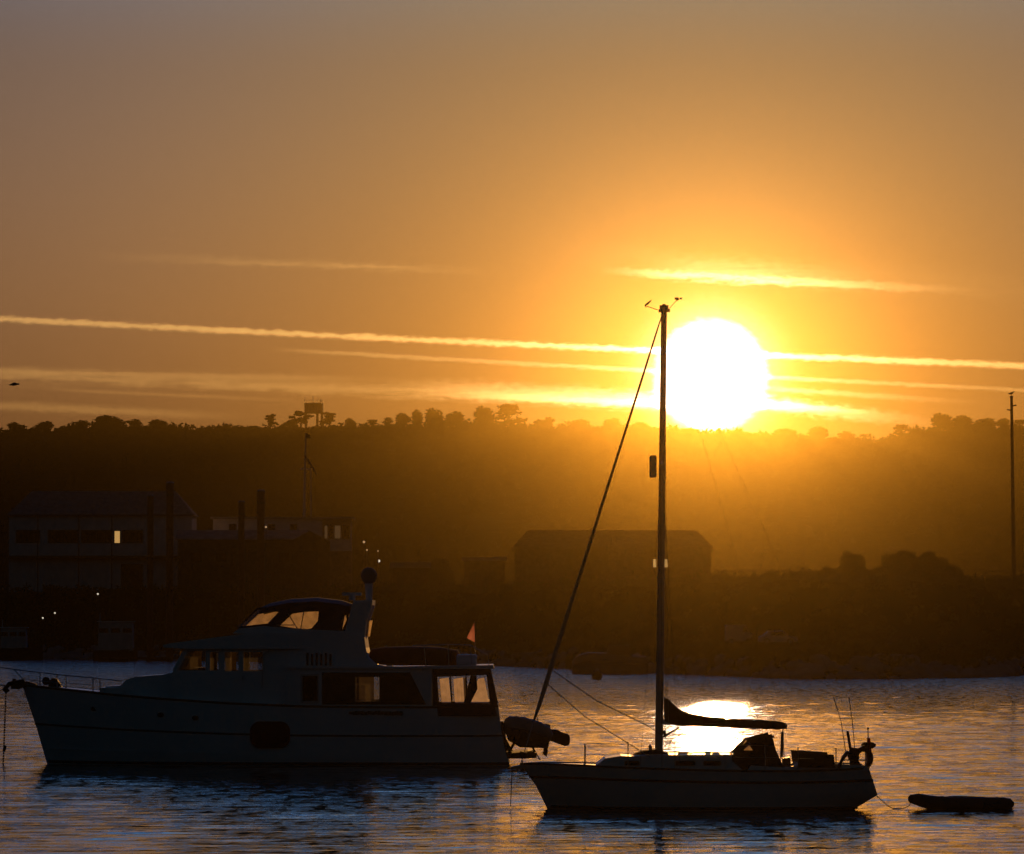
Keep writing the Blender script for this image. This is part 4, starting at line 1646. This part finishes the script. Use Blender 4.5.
# tender under its cover on the boat deck
tn = W(412, 666, YC)
td = thing('covered_tender', 'small tender under a dark red canvas cover on the motor yacht boat deck', 'tender', (tn[0], YC, tn[2]))
rings = []
for (a, tp2, bt, w) in ((369, 655, 658, .1), (372, 649, 663, .45), (384, 647, 665, .75), (410, 646, 665.5, .85), (440, 647, 665.5, .85), (458, 650, 665.5, .75), (461, 655, 664, .6)):
    x = W(a, 0, YC)[0]
    z1, z0 = W(a, tp2, YC)[2], W(a, bt, YC)[2]
    zc, hh = (z0 + z1) / 2, (z1 - z0) / 2
    rings.append([(x, YC + w * math.copysign(abs(math.cos(t_)) ** .7, math.cos(t_)), zc + hh * math.copysign(abs(math.sin(t_)) ** .8, math.sin(t_))) for t_ in np.linspace(0, 2 * math.pi, 17)[:-1]])
build('cover', MB().loft(rings), 'canvas_red', td, True)
for a in (385, 440):
    build('chock', MB().prism(P([(a, 666.4), (a + 6, 666.4), (a + 5, 664), (a + 1, 664)]), YC - .6, YC + .6), 'teak', td)
lr = W(462, 662, YC + .8)
lf = thing('liferaft_canister', 'pale liferaft canister in a cradle on the stern end of the boat deck', 'liferaft', (lr[0], YC - 1, lr[2]))
a, b = W(457, 660, YC - 1), W(477, 660, YC - 1)
build('canister', MB().tube([(a[0] - .02, YC - 1, a[2]), (a[0] + .05, YC - 1, a[2]), (b[0] - .05, YC - 1, b[2]), (b[0], YC - 1, b[2])], [.16, .22, .22, .16], 14), 'gelcoat', lf, True)
build('cradle', MB().prism(P([(458, 667), (476, 667), (474, 662), (460, 662)]), YC - 1.15, YC - .85), 'steel', lf)

# dinghy hung across the stern
YD = YC
dq = W(530, 740, YD)
dg = thing('inflatable_dinghy', 'grey inflatable dinghy with its outboard motor, hoisted on the motor yacht stern davits', 'dinghy', (dq[0], YD, dq[2]))


def fat(l, mb=None, seg=12):
    """l: (px, py, radius in px, y offset)"""
    mb = mb or MB()
    return mb.tube([W(a, b, YD + y) for a, b, r, y in l], [r / F * YD for a, b, r, y in l], seg)


tb = MB()
fat([(503, 727, 2, -.5), (505.5, 727, 8, -.5), (509, 726.5, 10.3, -.5), (522, 727.5, 10.8, -.5), (536, 731, 10.2, -.5), (547, 735, 8.5, -.5), (552, 737, 3, -.5)], tb)
fat([(503, 727, 2, .5), (505.5, 727, 8, .5), (509, 726.5, 10.3, .5), (522, 728.5, 10.6, .5), (536, 732.5, 10, .5), (547, 736, 8, .5), (552, 738, 3, .5)], tb)
build('tube', tb, 'hypalon', dg, True)
build('floor', MB().prism(P([(506, 733), (548, 742), (548, 748), (520, 747), (508, 740)], YD), YD - .45, YD + .45), 'rubber', dg)
build('rubbing_strip', MB().tube([W(508, 728, YD - .92), W(528, 731, YD - .93), W(548, 738, YD - .85)], .035, 6), 'rubber', dg)
gr_ = MB().tube([W(514, 718.3, YD - .7), W(516, 716.3, YD - .72), W(519, 718.2, YD - .7)], .02, 5)
build('grab_handle', gr_, 'rubber', dg)
om = build('outboard_motor', fat([(546, 735, 5, .1), (551, 735, 6, .1), (556, 736, 6.4, .1), (560, 738, 6, .1), (566, 740, 6.4, .1), (569, 740.5, 5, .1), (570, 740.5, 2, .1)]), 'black_plastic', dg, True)
build('clamp', MB().prism(P([(543, 734), (543, 725), (546, 723.5), (550, 724.5), (551, 732), (549, 735)], YD), YD - .15, YD + .3), 'black_plastic', om)
build('drive_leg', MB().tube([W(548, 738, YD + .1), W(545.5, 750, YD + .1), W(545, 755, YD + .1)], [.09, .08, .05], 8).tube([W(543, 752, YD + .1), W(546, 756, YD + .1), W(547, 750, YD + .1)], .05, 6), 'black_plastic', om)
build('fall_line', MB().tube([W(533, 748, YD), W(540, 760, YD)], .025, 5), 'rope', dg)
build('lifting_strop', MB().tube([W(535.5, 710, YD), W(538.5, 724, YD)], .018, 5), 'rope', dg)

# ------------------------------------------------------------------ sailing yacht
SN, SC = 130.0, 131.6
q0 = W(700, 806, SC)
sy_ = thing('sailing_yacht', 'single-masted sailing yacht with furled headsail and covered boom, in front of the sun glitter', 'sailing yacht', (q0[0], SC, 0))
P2 = lambda l, Y=SN: [(W(a, b, Y)[0], W(a, b, Y)[2]) for a, b in l]
ST2 = [(520, 541, 553, 765, .03, .02), (532, 549, 560, 764.5, .30, .10), (550, 562, 571, 764.5, .62, .30), (575, 582, 589, 765, .95, .60),
       (605, 609, 613, 766.5, 1.22, .92), (650, 651, 652, 768, 1.48, 1.25), (700, 700, 700, 769.5, 1.60, 1.40), (750, 750, 750, 770.5, 1.60, 1.40),
       (800, 800, 798, 770.5, 1.48, 1.22), (840, 842, 832, 769.5, 1.25, .85), (858, 866, 846, 768.5, 1.08, .6), (868, 877.5, 854, 768.5, .95, .45)]
h2, r2 = hull_mb(ST2, SC, .75, SN)
hull2 = build('hull', h2, 'gelcoat_cream', sy_, True)
build('cove_stripe', strake(r2, .30, .035, SC), 'maroon', hull2)
build('toe_rail', strake(r2, .015, .03, SC), 'teak', hull2)
build('boot_stripe', strake(r2, .95, .045, SC), 'boot_stripe', hull2)
build('rudder', MB().prism(P2([(846, 807), (853, 809), (871, 810.5), (868, 813.5), (850, 822), (846, 822)], SC), SC - .05, SC + .05), 'antifoul', sy_)
# coachroof
ct = [(596, 768), (598, 765), (606, 759), (622, 756.5), (632, 757), (642, 756), (668, 755.5), (736, 755), (748, 757), (752, 772), (660, 772)]
cr_ = build('coachroof', MB().prism(P2(ct), SC - .95, SC + .95), 'gelcoat_cream', sy_)
build('coachroof_side', MB().prism(P2([(600, 769), (612, 760), (730, 759), (745, 772), (620, 771)]), SC - 1.1, SC - .951), 'gelcoat_cream', cr_)
for (a, b) in ((625, 640), (676, 696), (704, 722)):
    build('cabin_window', MB().prism(rrect(a, 761.5, b, 766, .05, SN), SC - 1.13, SC - 1.102), 'window_dark', cr_)
build('foredeck_hatch', MB().prism(P2([(634, 757), (637, 754.5), (645, 752), (656, 751), (668, 753.5), (672, 756)]), SC - .4, SC + .4), 'canvas_brown', cr_)
build('grab_rail', MB().tube([W(690, 754.5, SC - .8), W(693, 752.5, SC - .8), W(728, 752, SC - .8), W(732, 754.5, SC - .8)], .02, 6), 'teak', cr_)
build('vent_cowl', MB().tube([W(650.5, 752, SC), W(650.5, 747, SC), W(649, 745.5, SC)], [.05, .05, .06], 8), 'steel', cr_)
vm = MB().tube([W(708, 755, SC), W(708, 750.5, SC)], .09, 10).tube([W(716, 755, SC), W(716, 751.5, SC)], .12, 10).box(W(683, 753.6, SC), (.3, .3, .12))
build('winch', vm, 'alloy', cr_)
# cockpit coaming and stern
build('cockpit_coaming', MB().prism(P2([(748, 772), (752, 766), (790, 768.5), (800, 764.5), (836, 764.5), (868, 766), (871, 771), (868, 772)]), SC - 1.05, SC - .85)
      .prism(P2([(748, 772), (752, 766), (790, 768.5), (800, 764.5), (836, 764.5), (868, 766), (871, 771), (868, 772)]), SC + .85, SC + 1.05), 'gelcoat_cream', sy_)
# sprayhood
hp = [(733, 756, .95), (741, 748, .93), (750, 740.5, .9), (760, 737.5, .88), (773, 735, .86)]
rings = []
for a, b, w in hp:
    x, _, z = W(a, b, SC)
    zb = W(a, 769, SC)[2]
    L = []
    for t_ in np.linspace(-1, 1, 13):
        L.append((x, SC + w * t_, z - .05 * t_ ** 4))
    rings.append(L)
sh = build('sprayhood', MB().loft(rings, cap=False, closed=False), 'canvas_brown', sy_, True)
# side of the hood with its clear triangle, near and far
side_o = P2([(733, 770), (733, 755.5), (750, 740), (773, 734.5), (777, 750), (787, 772)])
tri = P2([(743.5, 753), (757.5, 753), (750.5, 742)])
for yy, mt in ((SC - .965, 'clear_vinyl'), (SC + .94, 'frosted_vinyl')):
    build('side_cloth', MB().prism(side_o, yy, yy + .025, [tri]), 'canvas_brown', sh)
    build('clear_window', MB().prism(tri, yy + .008, yy + .016), mt, sh)
# dodgers
for yy in (SC - 1.35, SC + 1.33):
    build('weather_cloth', MB().prism(P2([(797, 753), (816, 754), (834.5, 755), (836, 768), (799, 768)]), yy, yy + .02), 'canvas_brown', sy_)
build('companionway_box', MB().prism(P2([(786, 768), (786, 760), (793, 758.5), (794, 768)]), SC - .3, SC + .3), 'trim_dark', sy_)

# mast, spreaders, rigging
mp = []
for py in (755, 700, 600, 500, 400, 310):
    mp.append(W(659 + (664 - 659) * (755 - py) / 445, py, SC))
mast = build('mast', MB().tube(mp, [.115, .112, .106, .10, .094, .085], 12), 'alloy', sy_, True)
mt_ = W(664, 308, SC)
mh = MB()
mh.tube([W(658.5, 311, SC), W(670, 310.5, SC)], .045, 6)
mh.box((mt_[0], SC, mt_[2]), (.26, .16, .16))
mh.tube([W(664, 308, SC), W(664, 304, SC)], .05, 6)
build('masthead_fitting', mh, 'alloy', mast)
wv = MB().tube([W(658, 310, SC), W(648, 306.5, SC), W(645, 307, SC)], .012, 5)
wv.prism(P2([(644.5, 305), (648, 302), (652, 299.5), (650.5, 302), (647.5, 305), (645, 306.5)], SC), SC - .03, SC + .03)
build('wind_vane', wv, 'black_plastic', mast)
va = MB().tube([W(669, 309, SC), W(677, 300, SC)], .010, 5).ball(W(677.5, 299, SC), .05, 8, 6)
for k in range(3):
    a_ = k * 2.09
    c0_ = W(677.5, 298.5, SC)
    va.ball((c0_[0] + .1 * math.cos(a_), SC + .1 * math.sin(a_), c0_[2]), .035, 6, 4)
build('anemometer', va, 'black_plastic', mast)
rfl = W(652.5, 466, SC)
rf = MB()
rf.prism(rrect(649.5, 455.5, 656.5, 477.5, .05, SC), SC - .1, SC + .1)
build('radar_reflector', rf, 'paint_pale', mast)
for py in (462,):
    for sgn in (-1, 1):
        build('spreader', MB().tube([W(661.5, py, SC), W(660.5, py + 2, SC + sgn * 1.15)], [.05, .035], 6), 'alloy', mast)
gn_ = W(661.5, 707, SC)
wr = MB()
for sgn in (-1, 1):
    wr.tube([W(664, 314, SC), W(660.5, 464, SC + sgn * 1.15), W(662, 767, SC + sgn * 1.42)], .008, 5)
    wr.tube([W(662, 470, SC), W(640, 767, SC + sgn * 1.36)], .0065, 5)
    wr.tube([W(662, 470, SC), W(680, 768, SC + sgn * 1.42)], .0065, 5)
build('shroud', wr, 'trim_dark', mast)
build('backstay', MB().tube([W(665, 311, SC), W(872, 768, SC)], .003, 5), 'trim_dark', mast)
build('topping_lift', MB().tube([W(665, 311, SC), W(784, 721, SC)], .003, 5), 'trim_dark', mast)
hy = MB()
for a, b in ((666, 670), (658, 655), (668.5, 668)):
    hy.tube([W(664.5 if a > 660 else 662, 330, SC - .12), W(a if a > 660 else b, 750, SC - .15)], .006, 4)
build('halyard', hy, 'rope', mast)
# furled headsail on the forestay
fs_ = [(663, 312, .025), (655, 337, .045), (640, 385, .055), (620, 448, .065), (600, 511, .075), (580, 575, .085), (565, 622, .095), (552, 664, .11), (545, 687, .12), (538, 709, .09), (534, 720, .055)]
jb = build('furled_headsail', MB().tube([W(a, b, SC) for a, b, r in fs_], [r * .58 for a, b, r in fs_], 10), 'sailcloth', sy_, True)
build('forestay', MB().tube([W(534, 720, SC), W(521, 763, SC)], .012, 6), 'steel', jb)
build('furling_drum', MB().tube([W(524, 752, SC), W(522.5, 758, SC)], .11, 12), 'black_plastic', jb)
wp_ = MB()
rnd2 = random.Random(6)
for i in range(24):
    u = i / 24
    a = 663 + (545 - 663) * u
    b = 312 + (687 - 312) * u
    r = .026 + .040 * u
    wp_.tube([W(a + 1.0, b - 3, SC - r * .9), W(a - 1.2, b + 3, SC - r * .9)], .012, 4)
build('wrapped_sheet', wp_, 'rope', jb)
js = MB()
js.tube([W(549, 668, SC - .05), W(597, 701, SC - .3), W(648, 726, SC - .7), W(690, 754, SC - 1.0)], .014, 5)
js.tube([W(545, 682, SC - .05), W(584, 716, SC - .4), W(626, 742, SC - .9), W(650, 757, SC - 1.1)], .014, 5)
build('jib_sheet', js, 'rope', jb)
# boom with its sail cover
bm_ = build('boom', MB().tube([W(662, 722, SC), W(787, 726.5, SC)], .075, 10), 'alloy', sy_, True)
cvr = [(663, 697, 724, .10), (668, 699.5, 725, .15), (676, 707, 726, .19), (684, 712.5, 726.5, .2), (700, 715.5, 727, .2), (725, 718, 728, .19), (750, 719.5, 729, .17), (775, 721, 729.5, .14), (784, 723, 729, .08)]
rings = []
rd = random.Random(8)
for i in range(41):
    a = 663 + (784 - 663) * i / 40
    tp2 = np.interp(a, [q[0] for q in cvr], [q[1] for q in cvr]) + rd.uniform(-.5, .5)
    bt = np.interp(a, [q[0] for q in cvr], [q[2] for q in cvr]) + rd.uniform(-.4, .4)
    w = np.interp(a, [q[0] for q in cvr], [q[3] for q in cvr])
    x, z1, z0 = W(a, 0, SC)[0], W(a, tp2, SC)[2], W(a, bt, SC)[2]
    rings.append([(x, SC + w * math.cos(t_) * (.6 if math.sin(t_) > .3 else 1), (z0 + z1) / 2 + (z1 - z0) / 2 * math.sin(t_)) for t_ in np.linspace(0, 2 * math.pi, 15)[:-1]])
build('sail_cover', MB().loft(rings), 'canvas_brown', bm_, True)
ml = MB().tube([W(783, 728, SC), W(781.5, 745, SC), W(780, 768, SC)], .012, 5).tube([W(783, 728, SC), W(784.5, 768, SC)], .012, 5)
ml.tube([W(782.5, 732, SC), W(781.5, 757, SC)], .045, 6)
build('mainsheet', ml, 'rope', bm_)
bv = MB().tube([W(663, 737, SC), W(680, 727, SC)], .03, 6).tube([W(662, 748, SC), W(676, 738, SC), W(683, 733, SC)], .012, 5)
bv.tube([W(663, 733, SC), W(666, 732.5, SC)], .08, 8)
build('boom_vang', bv, 'trim_dark', bm_)
# stanchions and lifelines
sx_ = [(585, 765, 744, .98), (628, 767, 741.5, 1.36), (675, 768.5, 743, 1.52), (725, 770, 744.5, 1.56), (765, 770, 745, 1.54), (798, 770, 747, 1.44), (836, 769.5, 748, 1.22)]
for sgn in (-1, 1):
    for a, b, c_, h in sx_:
        if sgn == -1 or a in (585, 798, 836):
            build('stanchion', MB().tube([W(a, b, SC + sgn * h), W(a, c_, SC + sgn * h)], .016 if a != 585 else .024, 6), 'steel', sy_)
    ll = MB()
    ll.tube([W(a, c_ + .5, SC + sgn * h) for a, b, c_, h in sx_], .005, 4)
    ll.tube([W(a, (b + c_) / 2, SC + sgn * h) for a, b, c_, h in sx_], .005, 4)
    build('lifeline', ll, 'steel', sy_)
# pushpit
pp = MB()
for sgn in (-1, 1):
    pp.tube([W(840, 769, SC + sgn * 1.1), W(842, 757, SC + sgn * 1.1), W(846, 752, SC + sgn * 1.0), W(866, 751, SC + sgn * .85), W(869, 756, SC + sgn * .82), W(869, 768, SC + sgn * .85)], .022, 7)
    pp.tube([W(842, 760, SC + sgn * 1.1), W(868, 760, SC + sgn * .85)], .016, 6)
    pp.tube([W(856, 752, SC + sgn * .92), W(856, 768, SC + sgn * .95)], .018, 6)
pp.tube([W(869, 754, SC - .82), W(869, 754, SC + .82)], .022, 7)
build('pushpit', pp, 'steel', sy_, True)
build('stern_stay_leg', MB().tube([W(838.5, 768, SC - 1.1), W(842, 760, SC - 1.1), W(848, 752, SC - 1.0)], .05, 7), 'trim_dark', sy_)
# things carried on the pushpit
a = W(856, 757, SC - .9)
ob = thing('outboard_motor', 'black outboard motor clamped on the sailing yacht pushpit', 'outboard motor', a)
build('cowling', MB().tube([W(853, 760, SC - .9), W(853.5, 756, SC - .9), W(855, 752, SC - .9), W(859, 751.5, SC - .9)], [.14, .19, .18, .09], 12), 'black_plastic', ob, True)
build('drive_leg', MB().tube([W(853, 759, SC - .9), W(852, 769, SC - .9), W(850, 772, SC - .9)], [.1, .07, .05], 8), 'black_plastic', ob)
build('bracket', MB().prism(P2([(850, 757), (857, 757), (857, 763), (850, 763)], SC - .8), SC - .84, SC - .7), 'teak', ob)
lbq = W(863, 758, SC - .8)
lb_ = thing('horseshoe_lifebuoy', 'dark horseshoe lifebuoy hung on the sailing yacht stern rail', 'lifebuoy', lbq)
build('ring', MB().tube([(lbq[0] + .22 * math.cos(t_), SC - .92, lbq[2] + .26 * math.sin(t_)) for t_ in np.linspace(R(-60), R(240), 16)], .075, 8), 'canvas_red', lb_, True)
build('strap', MB().box((lbq[0], SC - .92, lbq[2] + .28), (.05, .17, .17)), 'trim_dark', lb_)
db = W(849, 742, SC - .9)
dn = thing('danbuoy', 'thin dark danbuoy pole leaning at the sailing yacht stern', 'danbuoy', db)
build('pole', MB().tube([W(851.5, 756, SC - .95), W(847.5, 731, SC - .95)], .04, 8), 'trim_dark', dn)
build('float', MB().tube([W(851.8, 760, SC - .95), W(851, 753, SC - .95)], [.06, .08], 8), 'canvas_red', dn)
e0 = W(868, 750, SC)
en = thing('ensign', 'dark red ensign hanging limp from its staff at the sailing yacht stern', 'flag', e0)
build('staff', MB().tube([W(868.5, 767, SC), W(868, 729, SC)], [.022, .014], 6), 'teak', en)
v, f_ = [], []
for j in range(9):
    for i in range(7):
        u, w = i / 6, j / 8
        q = W(868 + (u - .3) * (4.2 - 1.5 * abs(w - .5)) + (w * 1.0), 738 + 26 * w, SC)
        v.append((q[0], q[1] + .09 * math.sin(u * 9 + w * 2), q[2]))
for j in range(8):
    for i in range(6):
        n = j * 7 + i
        f_.append((n, n + 1, n + 8, n + 7))
build('cloth', MB().add(v, f_), 'ensign_cloth', en, True)
build('finial', MB().ball(W(868, 728.5, SC), .035, 8, 6), 'teak', en)
sl_ = W(868, 745, SC + .3)
wl_ = thing('stern_lantern', 'dark boxy stern light on a post behind the ensign', 'light', sl_)
build('housing', MB().prism(P2([(862, 748), (861.5, 744.5), (864, 742), (872, 742), (875.5, 744), (875, 746.5), (872, 748.5)], SC + .3), SC + .12, SC + .45), 'black_plastic', wl_)
build('post', MB().tube([W(866.5, 768, SC + .3), W(866.8, 748, SC + .3)], .05, 7), 'steel', wl_)
for (p0, p1, p2, lab) in (((855.5, 758), (852.5, 722), (849, 697), 'taller thin fishing rod standing at the sailing yacht stern'),
                          ((846.5, 757), (841, 721), (833.5, 697), 'fishing rod leaning furthest forward at the sailing yacht stern')):
    a = W(*p0, SC + .8)
    rod = thing('fishing_rod', lab, 'fishing rod', a, 'fishing rods at the sailing yacht stern')
    build('blank', MB().tube([W(*p0, SC + .8), W(*p1, SC + .8), W(*p2, SC + .8)], [.013, .012, .008], 5), 'trim_dark', rod)
    build('grip', MB().tube([W(p0[0], p0[1], SC + .8), W(p0[0] - .6, p0[1] - 5, SC + .8)], .025, 6), 'teak', rod)
    build('tip_section', MB().tube([W(p2[0] + (p1[0] - p2[0]) * .6, p2[1] + (p1[1] - p2[1]) * .6, SC + .79), W(p2[0], p2[1], SC + .79)], .014, 5), 'trim_dark', rod)
# anchor rode and bow roller
ro = MB().tube([W(519, 766, SC), W(512, 769, SC), W(510.5, 806, SC)], .014, 5)
build('anchor_rode', ro, 'rope', sy_)
build('bow_roller', MB().prism(P2([(510, 769.5), (511, 766.5), (524, 764), (530, 765), (526, 768)], SC), SC - .12, SC + .12), 'steel', sy_)
pu = MB()
for sgn in (-1, 1):
    pu.tube([W(522, 764, SC), W(523, 760.5, SC + sgn * .12)], .016, 5)
build('bow_chock', pu, 'steel', sy_)

# ------------------------------------------------------------------ towed dinghy at right
YT_ = 131.2
t0 = W(962, 808, YT_)
rdg = thing('rubber_dinghy', 'low black rubber dinghy with raised bow, towed behind the sailing yacht', 'dinghy', (t0[0], YT_, 0))


def fat2(l, mb):
    return mb.tube([W(a, b, YT_ + y) for a, b, r, y in l], [r / F * YT_ for a, b, r, y in l], 14)


tb = MB()
near_ = [(910.5, 799.0, 2.0, .0), (912, 799, 4.6, -.15), (918, 799.4, 6.0, -.42), (930, 801.8, 6.3, -.6), (950, 803.6, 6.5, -.66), (985, 803.8, 6.6, -.66), (1004, 803.8, 6.4, -.66), (1010, 804, 5.6, -.66), (1014, 804.2, 2.0, -.66)]
fat2(near_, tb)
fat2([(a, b, r, -y) for a, b, r, y in near_], tb)
build('tube', tb, 'rubber', rdg, True)
build('floor', MB().prism(P2([(918, 806), (1003, 806), (1003, 809.5), (930, 809.5)], YT_), YT_ - .5, YT_ + .5), 'hypalon', rdg)
build('transom', MB().prism(P2([(998, 809), (998, 797), (1001, 797), (1001, 809)], YT_), YT_ - .52, YT_ + .52), 'teak', rdg)
build('thwart', MB().box(W(962, 800.2, YT_), (.24, 1.05, .05)), 'teak', rdg)
lg = MB()
for a in (938, 946, 954, 962):
    lg.tube([W(a, 797.5, YT_ - .68), W(a + 4, 796.2, YT_ - .72), W(a + 8, 797.5, YT_ - .68)], .014, 5)
build('grab_line', lg, 'rope', rdg)
build('oar', MB().tube([W(940, 797.8, YT_ - .35), W(955, 796.6, YT_ - .35), W(985, 797.5, YT_ - .35)], .025, 6).box(W(990, 797.6, YT_ - .35), (.3, .12, .03)), 'teak', rdg)
build('bow_ring', MB().ball(W(911, 801, YT_), .05, 8, 6), 'steel', rdg)
tl = MB()
pts = [W(870, 790, SC)] + [W(a, b, SC - .2) for a, b in ((880, 799), (888, 806), (893, 808.5), (903, 808.5), (909, 806), (911, 802))]
tl.tube(pts, .012, 5)
pl = build('tow_line', tl, 'rope', base=W(890, 805, SC))
tag(pl, 'thin slack tow line from the sailing yacht stern to the rubber dinghy', 'rope')

# ------------------------------------------------------------------ small craft and buoy by the far shore
YQ = 462.0
c0 = W(594, 672, YQ)
mb_ = thing('moored_boat', 'dark small boat with a rounded bow, moored near the shore left of the mast', 'boat', (c0[0], YQ, 0))
rings = []
for (a, tp2, w) in ((572, 666, .1), (574, 659, .5), (579, 654.5, .9), (588, 652, 1.15), (604, 652.5, 1.2), (626, 655, 1.2), (646, 656, 1.0), (648, 660, .9)):
    x, _, z = W(a, tp2, YQ)
    zb = -.2
    rings.append([(x, YQ - w, zb), (x, YQ - w * 1.05, zb + (z - zb) * .6), (x, YQ - w * .7, z - .08), (x, YQ, z), (x, YQ + w * .7, z - .08), (x, YQ + w * 1.05, zb + (z - zb) * .6), (x, YQ + w, zb)])
build('hull', MB().loft(rings), 'boat_grey', mb_, True)
wx = W(612, 648, YQ)
build('wheelhouse', MB().prism(P2([(606, 655), (609, 645), (630, 645), (632, 656)], YQ), YQ - .7, YQ + .7), 'trim_dark', mb_)
build('rubbing_strake', MB().tube([(r[1][0], r[1][1] - .02, r[1][2]) for r in rings], .06, 6), 'trim_dark', mb_)
YU = 418.0
bx = W(597, 678.5, YU)
bo = thing('mooring_buoy', 'round dark mooring buoy floating in front of the small moored boat', 'buoy', (bx[0], YU, 0))
build('float', MB().ball((bx[0], YU, .32), .50, 16, 10), 'black_plastic', bo, True)
build('ring', MB().tube([(bx[0] + .12 * math.cos(t_), YU, .86 + .12 * math.sin(t_)) for t_ in np.linspace(0, 2 * math.pi, 13)], .025, 6), 'steel', bo)

for (a, b, tp2, Y, cab, lab, nm) in ((96, 140, 650, 606, (101, 136, 622), 'small work boat with a boxy pale wheelhouse moored below the large building', 'work_boat'),
                                     (-12, 46, 648, 620, (4, 30, 628), 'low launch with a long cabin moored at the far left shore', 'launch')):
    x0, x1 = W(a, 0, Y)[0], W(b, 0, Y)[0]
    L = x1 - x0
    o = thing(nm, lab, 'boat', ((x0 + x1) / 2, Y, 0))
    z1 = W(0, tp2, Y)[2]
    rings = []
    for u, w, dz in ((0, .9, 0), (.1, 1.1, 0), (.5, 1.3, -.05), (.8, 1.0, .1), (.95, .35, .3), (1.0, .04, .4)):
        x = x0 + L * u
        rings.append([(x, Y - w * .7, -.3), (x, Y - w, z1 + dz), (x, Y + w, z1 + dz), (x, Y + w * .7, -.3)])
    build('hull', MB().loft(rings), 'trim_dark', o)
    zc = W(0, cab[2], Y)[2]
    xa, xb_ = W(cab[0], 0, Y)[0], W(cab[1], 0, Y)[0]
    wh = build('wheelhouse', MB().prism([(xa, z1 - .1), (xb_, z1 - .1), (xb_ - .1, zc), (xa + .1, zc)], Y - .9, Y + .9), 'paint_pale', o)
    build('wheelhouse_roof', MB().box(((xa + xb_) / 2, Y, zc + .06), (xb_ - xa + .3, 2.1, .1)), 'gelcoat', wh)
    for k in range(3):
        xx = xa + (xb_ - xa) * (k + .5) / 3
        build('window', MB().box((xx, Y - .93, (zc * .7 + z1 * .3)), ((xb_ - xa) / 4, .04, .55)), 'window_dark', wh)
    build('mast', MB().tube([(xa + .2, Y, zc), (xa + .2, Y, zc + 1.2)], .05, 6), 'paint_pale', o)

# ------------------------------------------------------------------ flying bird
YG = 300.0
bx, _, bz = W(14, 384.5, YG)
bd = thing('flying_bird', 'dark bird in flight low in the sky at the far left', 'bird', (bx, YG, bz))
g = MB()
g.loft([[(bx + dx, YG + r * math.cos(t_), bz + dz + r * math.sin(t_)) for t_ in np.linspace(0, 2 * math.pi, 9)[:-1]]
        for dx, dz, r in ((-.33, -.03, .015), (-.27, -.02, .04), (-.2, 0, .055), (-.08, 0, .085), (.08, 0, .08), (.2, .02, .05), (.34, .04, .06), (.36, .04, .01))])
build('body', g, 'feather', bd, True)
for sgn in (-1, 1):
    w = MB()
    prof = [(0, .02, .15, .05), (.18, .10, .14, .035), (.38, .07, .10, .02), (.52, .0, .03, .006)]
    rings = []
    for s, dz, ch_, th_ in prof:
        y_ = YG + sgn * s
        cx_ = bx + .02 + s * .14
        rings.append([(cx_ - ch_, y_, bz + dz), (cx_, y_, bz + dz + th_), (cx_ + ch_, y_, bz + dz), (cx_, y_, bz + dz - th_ * .4)])
    w.loft(rings)
    build('wing', w, 'feather', bd)
